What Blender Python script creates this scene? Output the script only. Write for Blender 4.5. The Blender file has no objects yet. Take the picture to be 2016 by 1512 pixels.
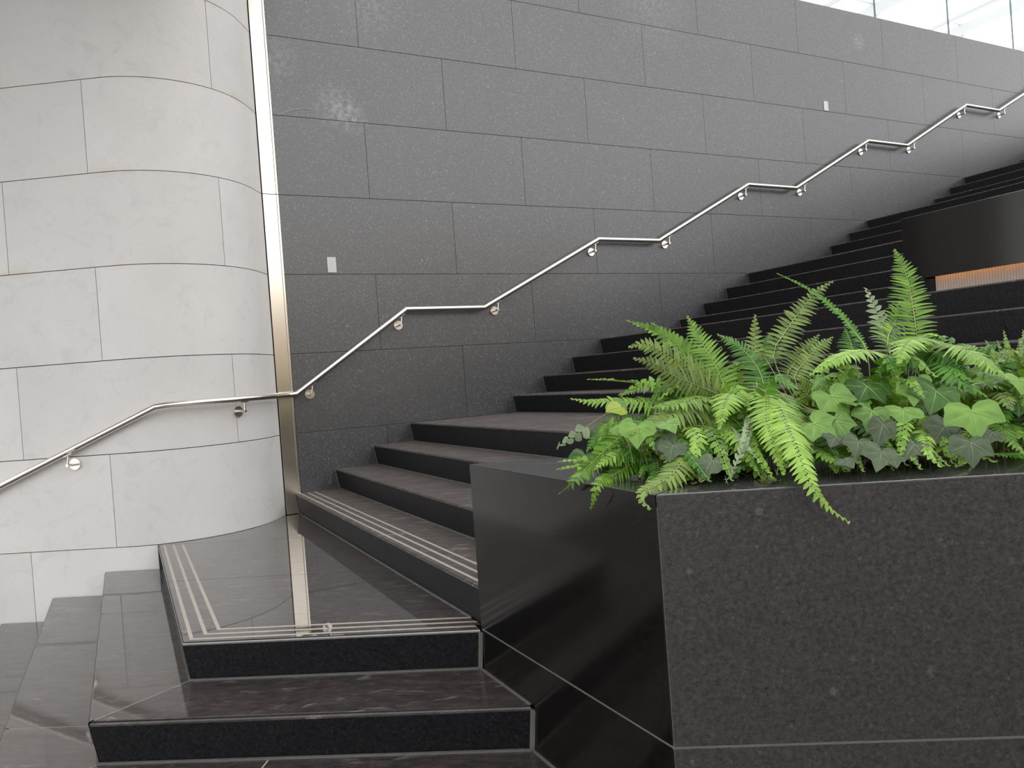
import bpy, bmesh, math, random
from mathutils import Vector, Matrix
random.seed(7)
SC = bpy.context.scene
COL = SC.collection

# ------------------------------------------------------------------ camera, sky, exposure
cam_d = bpy.data.cameras.new('camera')
cam = bpy.data.objects.new('camera', cam_d)
COL.objects.link(cam)
cam_d.sensor_fit = 'HORIZONTAL'
cam_d.sensor_width = 36.0
cam_d.lens = 1491.2 / 2016 * 36.0
cam_d.clip_start = 0.05
cam_d.clip_end = 300
cam.matrix_world = Matrix((
    (0.88681388, 0.06876458, -0.45698204, -1.15965),
    (-0.45629469, -0.02631354, -0.88943957, -5.91659),
    (-0.07318675, 0.99728583, 0.00804171, 0.91470),
    (0, 0, 0, 1)))
SC.camera = cam

world = bpy.data.worlds.new('overcast_sky')
SC.world = world
world.use_nodes = True
bg = world.node_tree.nodes['Background']
bg.inputs['Color'].default_value = (1.0, 0.993, 0.985, 1)
bg.inputs['Strength'].default_value = 1.0
SC.view_settings.view_transform = 'Standard'
SC.view_settings.look = 'None'
SC.view_settings.gamma = 1.0
SC.view_settings.use_curve_mapping = False
SC.view_settings.exposure = 1.15

# ------------------------------------------------------------------ helpers
D3 = math.radians(-31.93)                    # direction of the entrance front against the stair wall
DD = Vector((math.cos(D3), math.sin(D3)))
DN = Vector((-math.sin(D3), math.cos(D3)))
RISE, GO, FLIGHT = 0.1525, 0.318, 1.917


def P2(d, n):
    return DD * d + DN * n


def y_at(x, n):                              # y on the line DN.p = n at a given x
    return (n - DN.x * x) / DN.y


def new_mat(name):
    m = bpy.data.materials.new(name)
    m.use_nodes = True
    nt = m.node_tree
    nt.nodes.clear()
    out = nt.nodes.new('ShaderNodeOutputMaterial')
    b = nt.nodes.new('ShaderNodeBsdfPrincipled')
    nt.links.new(b.outputs[0], out.inputs[0])
    return m, nt, b, out


class NT:
    def __init__(s, nt):
        s.nt = nt

    def n(s, t, **kw):
        nd = s.nt.nodes.new('ShaderNode' + t)
        for k, v in kw.items():
            if k.startswith('i_'):
                nd.inputs[int(k[2:]) if k[2:].isdigit() else k[2:]].default_value = v
            else:
                setattr(nd, k, v)
        return nd

    def l(s, a, b):
        s.nt.links.new(a, b)
        return b.node

    def pos(s, rot=0.0, scale=(1, 1, 1)):
        g = s.n('NewGeometry')
        mp = s.n('Mapping')
        mp.vector_type = 'TEXTURE'               # turn into the grid first, then stretch
        mp.inputs['Rotation'].default_value = (0, 0, -rot)
        mp.inputs['Scale'].default_value = tuple(1 / c for c in scale)
        s.l(g.outputs['Position'], mp.inputs['Vector'])
        return mp.outputs[0]

    def noise(s, vec, scale, detail=4, rough=.55, dist=0):
        nd = s.n('TexNoise')
        nd.inputs['Scale'].default_value = scale
        nd.inputs['Detail'].default_value = detail
        nd.inputs['Roughness'].default_value = rough
        nd.inputs['Distortion'].default_value = dist
        s.l(vec, nd.inputs['Vector'])
        return nd.outputs[0]

    def ramp(s, fac, stops):
        nd = s.n('ValToRGB')
        cr = nd.color_ramp
        while len(cr.elements) < len(stops):
            cr.elements.new(.5)
        for e, (p, c) in zip(cr.elements, stops):
            e.position = p
            e.color = (*c, 1) if len(c) == 3 else c
        s.l(fac, nd.inputs[0])
        return nd.outputs[0]

    def rng(s, fac, a, b, c, d):
        nd = s.n('MapRange')
        for i, v in enumerate((a, b, c, d)):
            nd.inputs[i + 1].default_value = v
        s.l(fac, nd.inputs[0])
        return nd.outputs[0]

    def mix(s, fac, a, b, mode='MIX'):
        nd = s.n('Mix', data_type='RGBA', blend_type=mode)
        if isinstance(fac, (int, float)):
            nd.inputs[0].default_value = fac
        else:
            s.l(fac, nd.inputs[0])
        for sock, v in ((nd.inputs[6], a), (nd.inputs[7], b)):
            if isinstance(v, tuple):
                sock.default_value = (*v, 1)
            else:
                s.l(v, sock)
        return nd.outputs[2]

    def math(s, op, a, b=None):
        nd = s.n('Math', operation=op)
        for sock, v in ((nd.inputs[0], a), (nd.inputs[1], b)):
            if v is None:
                continue
            if isinstance(v, (int, float)):
                sock.default_value = v
            else:
                s.l(v, sock)
        return nd.outputs[0]

    def bump(s, h, strength, dist, b):
        nd = s.n('Bump')
        nd.inputs['Strength'].default_value = strength
        nd.inputs['Distance'].default_value = dist
        s.l(h, nd.inputs['Height'])
        s.l(nd.outputs[0], b.inputs['Normal'])

    def rand(s):
        return s.n('ObjectInfo').outputs['Random']


def granite(name, base, light, rough, fleck, spots, ior=1.5, mottle=60, bumpd=0.0, var=.12, lo=.5, hi=1.5, marks=()):
    m, nt, b, _ = new_mat(name)
    k = NT(nt)
    p = k.pos()
    cl = k.noise(p, 1.1, 4)
    mo = k.noise(p, mottle, 5, .7)
    col = k.mix(k.rng(mo, .3, .72, 0, 1), tuple(c * lo for c in base), tuple(c * hi for c in base))
    # crystal flecks : random, ragged cells of a voronoi pattern
    wob = k.n('TexNoise')
    wob.inputs['Scale'].default_value = 140
    wob.inputs['Detail'].default_value = 3
    k.l(p, wob.inputs['Vector'])
    va = k.n('VectorMath', operation='MULTIPLY_ADD')
    k.l(wob.outputs['Color'], va.inputs[0])
    va.inputs[1].default_value = (.016, .016, .016)
    k.l(p, va.inputs[2])
    grit = k.rng(k.noise(p, 230, 3, .7), .38, .60, .25, 1)
    for sc, thr, amt in fleck:
        v = k.n('TexVoronoi')
        v.inputs['Scale'].default_value = sc
        k.l(va.outputs[0], v.inputs['Vector'])
        sep = k.n('SeparateColor')
        k.l(v.outputs['Color'], sep.inputs[0])
        sel = k.math('GREATER_THAN', sep.outputs[0], thr)
        near = k.rng(v.outputs['Distance'], .22, .5, 1, 0)
        f = k.math('MULTIPLY', k.math('MULTIPLY', sel, near), k.math('MULTIPLY', k.math('MULTIPLY', sep.outputs[1], amt), grit))
        col = k.mix(f, col, light)
    for (mx, my, mz), mr, ms in marks:       # chalky rub marks
        dist = k.n('VectorMath', operation='DISTANCE')
        k.l(p, dist.inputs[0])
        dist.inputs[1].default_value = (mx, my, mz)
        f = k.math('MULTIPLY', k.rng(dist.outputs['Value'], 0, mr, 1, 0), k.rng(k.noise(p, 22, 5, .7), .42, .68, 0, ms))
        col = k.mix(f, col, (.36, .36, .37))
    tone = k.math('ADD', k.rng(cl, .25, .75, 1 - var, 1 + var), k.rng(k.rand(), 0, 1, -var * .6, var * .6))
    comb = k.n('CombineColor')
    for i in range(3):
        k.l(tone, comb.inputs[i])
    col = k.mix(1.0, col, comb.outputs[0], 'MULTIPLY')
    k.l(col, b.inputs['Base Color'])
    k.l(k.rng(mo, .2, .8, rough * .85, rough * 1.15), b.inputs['Roughness'])
    b.inputs['IOR'].default_value = ior
    if bumpd:
        k.bump(mo, 1.0, bumpd, b)
    return m


def slate(name, dark, light, rough, ior, ridge, streak=.25, coat=0, coat_rough=.03, coat_ior=1.7, sheen=0):
    """cleft stone treads, layers running along the entrance direction"""
    m, nt, b, _ = new_mat(name)
    k = NT(nt)
    p = k.pos(-D3, (1, 1, 1))
    ps = k.pos(-D3, (1.5, 4.2, 4))
    big = k.noise(p, 2.2, 5, .6)
    fine = k.noise(p, 55, 6, .65)
    mid = k.noise(k.pos(-D3, (1, 2.2, 2)), 16, 6, .72, .4)
    lay = k.noise(ps, 3.0, 9, .72, .8)
    lay2 = k.noise(ps, 5.0, 8, .75, .6)
    col = k.mix(k.rng(big, .3, .7, 0, 1), dark, light)
    col = k.mix(k.rng(fine, .35, .7, 0, .35), col, tuple(c * 1.6 for c in light))
    col = k.mix(k.rng(mid, .36, .66, 0, .8), tuple(c * .55 for c in dark), col)
    st = k.rng(lay2, .57, .68, 0, streak)
    col = k.mix(st, col, (.36, .31, .27))  # pale streaks paint in the light that raised ridges catch
    col = k.mix(k.rng(lay2, .30, .42, streak * .8, 0), col, tuple(c * .35 for c in dark))
    k.l(col, b.inputs['Base Color'])
    k.l(k.rng(lay, .3, .7, rough * .7, rough * 1.5), b.inputs['Roughness'])
    b.inputs['IOR'].default_value = ior
    h = k.math('ADD', k.math('MULTIPLY', k.rng(lay, .42, .62, 0, 1), 1.0), k.math('ADD', k.math('MULTIPLY', fine, .25), k.math('MULTIPLY', mid, .8)))
    k.bump(h, 1.0, ridge, b)
    if sheen:                                # sheen added in place of sky reflected at grazing angles
        b.inputs['Sheen Weight'].default_value = sheen
        b.inputs['Sheen Roughness'].default_value = .45
        b.inputs['Sheen Tint'].default_value = (.95, .90, .85, 1)
    if coat:                                 # sealed, flat-polished surface over the stone
        b.inputs['Coat Weight'].default_value = coat
        b.inputs['Coat Roughness'].default_value = coat_rough
        b.inputs['Coat IOR'].default_value = coat_ior
        flat = k.n('NewGeometry')
        k.l(flat.outputs['Normal'], b.inputs['Coat Normal'])
    return m


def plain(name, col, rough=.5, metal=0, ior=1.5, noise=0, nscale=20):
    m, nt, b, _ = new_mat(name)
    k = NT(nt)
    b.inputs['Base Color'].default_value = (*col, 1)
    b.inputs['Roughness'].default_value = rough
    b.inputs['Metallic'].default_value = metal
    b.inputs['IOR'].default_value = ior
    if noise:
        nn = k.noise(k.pos(), nscale, 5)
        k.l(k.mix(k.rng(nn, .25, .75, 0, 1), tuple(c * (1 - noise) for c in col), tuple(min(1, c * (1 + noise)) for c in col)), b.inputs['Base Color'])
    return m


def limestone():
    m, nt, b, _ = new_mat('pale_limestone')
    k = NT(nt)
    p = k.pos()
    ps = k.pos(-D3 + .5, (1, 3, 2.2))
    big = k.noise(p, 1.3, 4)
    fine = k.noise(p, 130, 4, .7)
    vein = k.noise(ps, 3.2, 8, .7, 1.2)
    col = k.mix(k.rng(big, .3, .7, 0, 1), (.66, .65, .635), (.74, .73, .715))
    col = k.mix(k.rng(vein, .52, .72, 0, .38), col, (.47, .48, .50))
    col = k.mix(k.rng(fine, .3, .7, 0, .26), col, (.50, .50, .50))
    # rust and water stains that gather at the bed joints
    sep = k.n('SeparateXYZ')
    g = k.n('NewGeometry')
    k.l(g.outputs['Position'], sep.inputs[0])
    fr = k.math('FRACT', k.math('DIVIDE', k.math('ADD', sep.outputs[2], 6.1), .61))
    edge = k.math('MAXIMUM', k.rng(fr, 0, .12, 1, 0), k.rng(fr, .94, 1, 0, .8))
    patch = k.rng(k.noise(p, 2.6, 3), .56, .72, 0, 1)
    col = k.mix(k.math('MULTIPLY', k.math('MULTIPLY', edge, patch), .60), col, (.56, .47, .34))
    dist = k.n('VectorMath', operation='DISTANCE')    # one round damp spot
    k.l(p, dist.inputs[0])
    dist.inputs[1].default_value = (-.828, -.591, 1.269)
    col = k.mix(k.rng(dist.outputs['Value'], .024, .032, .55, 0), col, (.33, .32, .31))
    tone = k.rng(k.rand(), 0, 1, .94, 1.03)
    cc = k.n('CombineColor')
    for i in range(3):
        k.l(tone, cc.inputs[i])
    k.l(k.mix(1.0, col, cc.outputs[0], 'MULTIPLY'), b.inputs['Base Color'])
    b.inputs['Roughness'].default_value = .62
    k.bump(fine, .5, .0012, b)
    return m


def steel(name, col, rough, stretch, vary=.2):
    m, nt, b, _ = new_mat(name)
    k = NT(nt)
    nn = k.noise(k.pos(0, stretch), 30, 3)
    b.inputs['Base Color'].default_value = (*col, 1)
    b.inputs['Metallic'].default_value = 1
    k.l(k.rng(nn, .3, .7, rough * (1 - vary), rough * (1 + vary)), b.inputs['Roughness'])
    return m


def leaf_mat(name, c1, c2, rough=.33, trans=.24):
    m, nt, b, out = new_mat(name)
    k = NT(nt)
    nn = k.noise(k.pos(), 26, 3)
    r = k.rand()
    f = k.math('ADD', k.math('MULTIPLY', nn, .6), k.math('MULTIPLY', r, .5))
    att = k.n('Attribute', attribute_name='tone').outputs['Fac']
    f = k.math('ADD', f, k.math('SUBTRACT', k.math('MULTIPLY', att, .9), .45))
    col = k.mix(k.rng(f, .1, 1.0, 0, 1), tuple(c * .58 for c in c1), tuple(c * .92 for c in c2))
    k.l(col, b.inputs['Base Color'])
    b.inputs['Roughness'].default_value = rough
    b.inputs['IOR'].default_value = 1.42
    tr = k.n('BsdfTranslucent')
    k.l(k.mix(.5, col, (.32, .42, .03)), tr.inputs[0])
    ms = k.n('MixShader')
    ms.inputs[0].default_value = trans
    k.l(b.outputs[0], ms.inputs[1])
    k.l(tr.outputs[0], ms.inputs[2])
    k.l(ms.outputs[0], out.inputs[0])
    return m


def glass_mat():
    m, nt, b, out = new_mat('balustrade_glass')
    nt.nodes.remove(b)
    k = NT(nt)
    t = k.n('BsdfTransparent')
    t.inputs[0].default_value = (.93, .965, .97, 1)
    gl = k.n('BsdfGlossy')
    gl.inputs[0].default_value = (.95, .98, 1, 1)
    gl.inputs['Roughness'].default_value = .02
    fr = k.n('Fresnel')
    fr.inputs[0].default_value = 1.5
    ms = k.n('MixShader')
    bf = k.n('NewGeometry').outputs['Backfacing']
    k.l(k.math('MULTIPLY', fr.outputs[0], k.math('SUBTRACT', 1.0, bf)), ms.inputs[0])
    k.l(t.outputs[0], ms.inputs[1])
    k.l(gl.outputs[0], ms.inputs[2])
    k.l(ms.outputs[0], out.inputs[0])
    return m


def emit_mat(name, col, s):
    m, nt, b, out = new_mat(name)
    nt.nodes.remove(b)
    k = NT(nt)
    e = k.n('Emission')
    e.inputs[0].default_value = (*col, 1)
    e.inputs[1].default_value = s
    k.l(e.outputs[0], out.inputs[0])
    return m


M = {}
M['wall_granite'] = granite('honed_granite', (.031, .0315, .0355), (.26, .27, .29), .36,
                            ((120, .55, .9), (62, .82, .75), (30, .95, .65)), None, 1.95, 130, 0, .12, .3, 1.8,
                            (((.50, 0, 3.16), .20, .8), ((.62, 0, 3.08), .16, .7), ((.80, 0, 4.05), .35, .35), ((.04, 0, 3.5), .22, .5), ((3.7, 0, 4.6), .6, .35), ((6.75, 0, 4.52), .12, .7)))
M['leather'] = granite('leathered_granite', (.036, .0325, .035), (.14, .13, .13), .42,
                       ((90, .93, .5), (42, .975, .6), (170, .72, .4)), None, 1.5, 85, .0016, .10, .45, 1.6)
M['polished'] = granite('satin_black_granite', (.005, .0045, .0043), (.022, .02, .019), .12,
                        ((60, .9, .4),), None, 1.41, 60, .00006, .10)
M['riser'] = granite('flamed_black_granite', (.0065, .0062, .0075), (.07, .07, .08), .45,
                     ((120, .82, .5), (230, .68, .5)), None, 1.32, 65, .0014, .12, .25, 2.1)
M['tread'] = slate('cleft_slate', (.034, .025, .022), (.100, .075, .063), .5, 1.5, .0075, .9, sheen=.17)
M['tread_f'] = slate('sealed_slate', (.028, .020, .020), (.092, .068, .066), .5, 1.4, .0080, .7, .9, .05, 1.5)
M['tread_l'] = slate('honed_slate', (.046, .033, .029), (.080, .059, .052), .5, 1.4, .0030, .35, 1.0, .05, 1.68)
M['landing'] = slate('smooth_slate', (.036, .029, .027), (.078, .063, .058), .5, 1.4, .0025, .45, 1.0, .02, 2.2)
M['coping'] = slate('polished_slate', (.028, .028, .029), (.048, .046, .046), .4, 1.45, .0006, .15, 1.0, .06, 1.75)
M['limestone'] = limestone()
M['mortar'] = plain('dark_mortar', (.02, .018, .017), .9)
M['joint'] = plain('rusty_joint', (.022, .014, .011), .9)
M['grout'] = plain('pale_grout', (.44, .40, .33), .8, noise=.25, nscale=40)
M['caulk'] = plain('grey_caulk', (.11, .11, .108), .55, noise=.2)
M['inlay'] = plain('aluminium_inlay', (.50, .45, .40), .42, .35, noise=.12, nscale=60)
M['steel'] = steel('brushed_steel', (.80, .75, .69), .24, (1, 1, 1), .04)
M['sealant'] = plain('teal_sealant', (.10, .14, .15), .4)
M['strip'] = steel('satin_steel_strip', (.82, .755, .66), .20, (60, 60, .15), .06)
M['plate'] = plain('white_plate', (.60, .59, .57), .4)
M['soil'] = plain('potting_soil', (.012, .009, .007), .95, noise=.5, nscale=60)
M['beige'] = plain('warm_travertine', (.52, .43, .33), .6, noise=.12, nscale=1.5)
M['floor'] = slate('floor_slate', (.05, .045, .042), (.08, .07, .065), .2, 1.6, .001, .1)
M['plaster'] = plain('white_plaster', (.42, .41, .40), .8)
M['white_steel'] = plain('white_painted_steel', (.58, .575, .57), .5)
M['glass'] = glass_mat()
M['ribbed'] = plain('ribbed_opal_glass', (.42, .38, .35), .35)
M['lamp'] = emit_mat('warm_led', (1.0, .46, .17), 5.5)
M['fern'] = leaf_mat('fern_green', (.105, .27, .018), (.24, .46, .045))
M['fern_bright'] = leaf_mat('fern_lime', (.20, .43, .026), (.38, .62, .10))
M['fern_deep'] = leaf_mat('fern_deep', (.035, .16, .008), (.10, .32, .022))
M['fern_olive'] = leaf_mat('fern_olive', (.12, .21, .028), (.24, .36, .075))
M['fern_silver'] = leaf_mat('fern_silver', (.24, .34, .18), (.38, .48, .31), .5, .2)
M['fern_dry'] = leaf_mat('fern_dry', (.28, .20, .08), (.42, .32, .14), .6, .3)
M['stem_green'] = plain('fern_stem', (.30, .36, .12), .5)
M['stem_brown'] = plain('vine_stem', (.10, .07, .04), .6)
M['ivy'] = leaf_mat('ivy_green', (.11, .26, .032), (.22, .42, .075), .36, .2)
M['ivy_deep'] = leaf_mat('ivy_deep', (.035, .12, .012), (.085, .22, .030), .38, .2)
M['ivy_grey'] = leaf_mat('ivy_grey', (.052, .088, .036), (.105, .155, .078), .5, .12)


def tag(o, label=None, cat=None, group=None, kind=None):
    for k, v in (('label', label), ('category', cat), ('group', group), ('kind', kind)):
        if v:
            o[k] = v
    return o


def empty(name, loc=(0, 0, 0)):
    o = bpy.data.objects.new(name, None)
    o.location = loc
    COL.objects.link(o)
    o.empty_display_size = .1
    return o


def link(name, me, parent=None, mats=None):
    if mats:
        for mm in (mats if isinstance(mats, (list, tuple)) else [mats]):
            me.materials.append(M[mm])
    o = bpy.data.objects.new(name, me)
    COL.objects.link(o)
    if parent is not None:
        o.parent = parent
        o.matrix_parent_inverse = parent_world(parent).inverted()
    return o


def parent_world(p):
    m = Matrix.Translation(p.location)
    if p.parent is not None:
        m = parent_world(p.parent) @ p.matrix_parent_inverse @ m
    return m


def from_bm(name, bm, parent=None, mats=None, smooth=False):
    bmesh.ops.recalc_face_normals(bm, faces=bm.faces)
    me = bpy.data.meshes.new(name)
    bm.to_mesh(me)
    bm.free()
    if smooth:
        for p in me.polygons:
            p.use_smooth = True
    return link(name, me, parent, mats)


def prism_bm(bot, top):
    """bot/top: equal lists of 3-D points"""
    bm = bmesh.new()
    vb = [bm.verts.new(p) for p in bot]
    vt = [bm.verts.new(p) for p in top]
    bm.faces.new(vt)
    bm.faces.new(vb[::-1])
    n = len(bot)
    for i in range(n):
        bm.faces.new((vb[i], vb[(i + 1) % n], vt[(i + 1) % n], vt[i]))
    return bm


def bevel(bm, edges, r, seg=2):
    if edges:
        bmesh.ops.bevel(bm, geom=list(edges), offset=r, segments=seg, profile=.5, affect='EDGES', clamp_overlap=True)


def box_bm(x0, x1, y0, y1, z0, z1, bev=0):
    q = [(x0, y0), (x1, y0), (x1, y1), (x0, y1)]
    bm = prism_bm([(*p, z0) for p in q], [(*p, z1) for p in q])
    if bev:
        bevel(bm, bm.edges, bev, 2)
    return bm


def obox_bm(a, b, n_in, t, z0, z1, bev=0):
    """upright slab whose outer face runs a->b (plan), thickness t towards n_in"""
    a, b, n_in = Vector(a), Vector(b), Vector(n_in)
    q = [a, b, b + n_in * t, a + n_in * t]
    bm = prism_bm([(p.x, p.y, z0) for p in q], [(p.x, p.y, z1) for p in q])
    if bev:
        bevel(bm, bm.edges, bev, 2)
    return bm


def isect(p, d, q, e):
    den = d.x * e.y - d.y * e.x
    if abs(den) < 1e-9:
        return None
    t = ((q.x - p.x) * e.y - (q.y - p.y) * e.x) / den
    return p + d * t


def offset_poly(poly, offs):
    """move edge i (poly[i]->poly[i+1]) inwards by offs[i]; poly counter-clockwise"""
    n = len(poly)
    lines = []
    for i in range(n):
        a, b = poly[i], poly[(i + 1) % n]
        d = (b - a).normalized()
        lines.append((a + Vector((-d.y, d.x)) * offs[i], d))
    res = []
    for i in range(n):
        (p, d), (q, e) = lines[i - 1], lines[i]
        if offs[i - 1] == 0 and offs[i] == 0:
            res.append(poly[i].copy())
            continue
        x = isect(p, d, q, e) if abs(d.x * e.y - d.y * e.x) > .02 else None
        res.append(x if x is not None else q.copy())
    return res


def ccw(poly, flags):
    a = sum(poly[i].x * poly[(i + 1) % len(poly)].y - poly[(i + 1) % len(poly)].x * poly[i].y for i in range(len(poly)))
    if a < 0:
        poly = poly[::-1]
        flags = flags[::-1]
        flags = flags[1:] + flags[:1]
    return poly, flags


def step_stone(poly, front, ztop, h, parent, top_mat, gap=.0018, rake=.025, name='step_stone', nose_r=.009):
    """solid stone of a step: raked front edges with a rounded nosing; other edges keep a grout gap"""
    poly, front = ccw([Vector(p) for p in poly], list(front))
    top = offset_poly(poly, [0 if f else gap for f in front])
    bot = offset_poly(poly, [rake if f else gap for f in front])
    z0 = ztop - h
    bm = prism_bm([(p.x, p.y, z0) for p in bot], [(p.x, p.y, ztop) for p in top])
    n = len(poly)
    bm.edges.ensure_lookup_table()
    fe, oe = [], []
    tp = [Vector((p.x, p.y, ztop)) for p in top]
    for e in bm.edges:
        a, b = e.verts[0].co, e.verts[1].co
        for i in range(n):
            p, q = tp[i], tp[(i + 1) % n]
            if ((a - p).length < 1e-6 and (b - q).length < 1e-6) or ((a - q).length < 1e-6 and (b - p).length < 1e-6):
                (fe if front[i] else oe).append(e)
    for f in bm.faces:
        f.normal_update()
    bmesh.ops.recalc_face_normals(bm, faces=bm.faces)
    for f in bm.faces:
        f.material_index = 0 if f.normal.z > .5 else 1
    bevel(bm, fe, nose_r, 4)
    for f in bm.faces:
        f.normal_update()
        if f.normal.z > .80:
            f.material_index = 0 if f.normal.z > .95 else 1
    me_o = from_bm(name, bm, parent, [top_mat, 'riser'])
    return me_o


def strip_between(a, b, w_in, width, z, h, parent, mat, name):
    """flat bar lying on a tread from a to b (plan), `width` wide towards w_in"""
    return from_bm(name, obox_bm(a, b, w_in, width, z, z + h), parent, mat)


def tube_bm(pts, r, seg=12, closed_ends=True):
    """mitred tube through 3-D points"""
    bm = bmesh.new()
    pts = [Vector(p) for p in pts]
    n = len(pts)
    rings = []
    for i, p in enumerate(pts):
        d0 = (pts[i] - pts[i - 1]).normalized() if i else (pts[1] - pts[0]).normalized()
        d1 = (pts[i + 1] - pts[i]).normalized() if i < n - 1 else d0
        t = (d0 + d1).normalized()
        up = Vector((0, 0, 1)) if abs(d0.z) < .95 else Vector((1, 0, 0))
        s = d0.cross(up).normalized()
        u = s.cross(d0).normalized()
        ring = []
        for k in range(seg):
            a = 2 * math.pi * k / seg
            v = (s * math.cos(a) + u * math.sin(a)) * r
            # slide along the incoming direction to the mitre plane
            den = d0.dot(t)
            v = v - d0 * (v.dot(t) / den)
            ring.append(bm.verts.new(p + v))
        rings.append(ring)
    for a, b in zip(rings, rings[1:]):
        best = 0
        for k in range(seg):
            bm.faces.new((a[k], a[(k + 1) % seg], b[(k + 1 + best) % seg], b[(k + best) % seg]))
    if closed_ends:
        bm.faces.new(rings[0])
        bm.faces.new(rings[-1][::-1])
    return bm


def smooth_by_angle(o, ang=40):
    me = o.data
    for p in me.polygons:
        p.use_smooth = True
    bm = bmesh.new()
    bm.from_mesh(me)
    lim = math.radians(ang)
    for e in bm.edges:
        if len(e.link_faces) == 2 and e.calc_face_angle(0) > lim:
            e.smooth = False
    bm.to_mesh(me)
    bm.free()

# ------------------------------------------------------------------ stair wall (dark granite)
wall_top = 4.87
wb = tag(from_bm('wall_back', box_bm(-.45, 14.4, .030, .30, -.61, wall_top - .01), None, 'mortar'), kind='structure')
PL = 1.434
for r in range(-1, 8):
    z0, z1 = r * .61, min((r + 1) * .61, wall_top)
    off = 0 if r % 2 else .717
    xs_ = [0.0] + [off + PL * i for i in range(0, 11) if off + PL * i > .05]
    xs_ = [x for x in xs_ if x < 14.4] + [14.4]
    for a, b in zip(xs_, xs_[1:]):
        from_bm('panel', box_bm(a + .0013, b - .0013, 0, .028, z0 + .0015, z1 - .0015, .001), wb, 'wall_granite')

# ------------------------------------------------------------------ pale curved wall
RC, N0, D0 = .70, -.94, -.805                # radius, plane of the flat part, start of the curve


def wall_pt(s, off=0.0):
    """point of the pale wall at path length s, moved `off` towards the room"""
    if s <= 0:
        return P2(D0 + s, N0 - off)
    arc = RC * math.pi / 2
    if s < arc:
        a = s / RC
        return P2(D0 + (RC + off) * math.sin(a), N0 + RC - (RC + off) * math.cos(a))
    return P2(D0 + RC + off, N0 + RC + (s - arc))


S_END = RC * math.pi / 2 + .172


def wall_path(s0, s1):
    ss = [s0]
    arc = RC * math.pi / 2
    if s1 > 0:
        lo, hi = max(s0, 0), min(s1, arc)
        if s0 < 0:
            ss.append(0)
        n = max(2, int((hi - lo) / .035))
        ss += [lo + (hi - lo) * i / n for i in range(1, n + 1)]
        if s1 > arc:
            ss.append(s1)
    else:
        ss.append(s1)
    return ss


def wall_strip_bm(s0, s1, z0, z1, o_front, o_back):
    bm = bmesh.new()
    prof = []
    for s in wall_path(s0, s1):
        f, b = wall_pt(s, o_front), wall_pt(s, o_back)
        prof.append([bm.verts.new((*f, z0)), bm.verts.new((*f, z1)), bm.verts.new((*b, z1)), bm.verts.new((*b, z0))])
    for a, b in zip(prof, prof[1:]):
        for k in range(4):
            bm.faces.new((a[k], a[(k + 1) % 4], b[(k + 1) % 4], b[k]))
    bm.faces.new(prof[0])
    bm.faces.new(prof[-1][::-1])
    return bm


S_LEFT = -6.4
wl = tag(from_bm('wall_left', wall_strip_bm(S_LEFT, S_END, -.61, 6.1, -.030, -.16), None, 'joint'), kind='structure')
for r in range(-1, 10):
    z0, z1 = r * .61, (r + 1) * .61
    first = -.69 if r % 2 else -.095
    js = [first - PL * i for i in range(1, 6)][::-1] + [first, first + PL]
    js = [S_LEFT] + [j for j in js if S_LEFT + .05 < j < S_END - .1] + [S_END]
    for a, b in zip(js, js[1:]):
        o = from_bm('panel', wall_strip_bm(a + .0022, b - .0022, z0 + .0026, z1 - .0026, 0, -.028), wl, 'limestone')
        smooth_by_angle(o, 30)

# steel trim between the two walls
tr = tag(empty('trim_1', (-.06, 0, 0)), kind='structure')
for z0, z1 in ((.004, 2.438), (2.442, 4.88), (4.884, 6.1)):
    from_bm('cover_strip', box_bm(-.117, -.018, -.003, .02, z0, z1, .001), tr, 'strip')
    from_bm('edge_lip', box_bm(-.0165, -.0025, -.010, .02, z0, z1, .001), tr, 'strip')

# ------------------------------------------------------------------ floor, hall walls and an added shading slab
fl = tag(from_bm('floor', box_bm(-16, 18, -26, 12, -.80, -.61), None, 'floor'), kind='structure')
tag(from_bm('wall_front', obox_bm(P2(.6, -15.0), P2(13, -15.0), -DN, .3, -.61, 4.2), None, 'beige'), kind='structure')
tag(from_bm('wall_right', obox_bm(P2(13, -15.0), P2(13, -3.2), DD, .3, -.61, 4.2), None, 'beige'), kind='structure')
q = [P2(-7.3, -.945), P2(-7.3, -5.2), P2(.7, -5.2), P2(.7, -.945)]
tag(from_bm('added_shade_slab', prism_bm([(*p, 4.35) for p in q], [(*p, 4.75) for p in q]), None, 'plaster'), kind='structure')  # unseen slab, added to shade the upper part of the pale wall

# ------------------------------------------------------------------ entrance steps that wrap around the corner
LX, LN = -1.025, -2.875                       # left and front nosing of the landing
PX = -.045                                    # left face of the planter
WALLGAP = .007


def at_xn(x, n):
    return Vector((x, y_at(x, n)))


es = tag(empty('entrance_steps', (-.9, -2.4, -.61)),
         'dark slate entrance steps and landing that turn the corner under the pale curved wall', 'steps')


def s_for_x(x, off):
    lo, hi = S_LEFT, S_END
    for _ in range(60):
        mid = (lo + hi) / 2
        if wall_pt(mid, off).x < x:
            lo = mid
        else:
            hi = mid
    return lo


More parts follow.
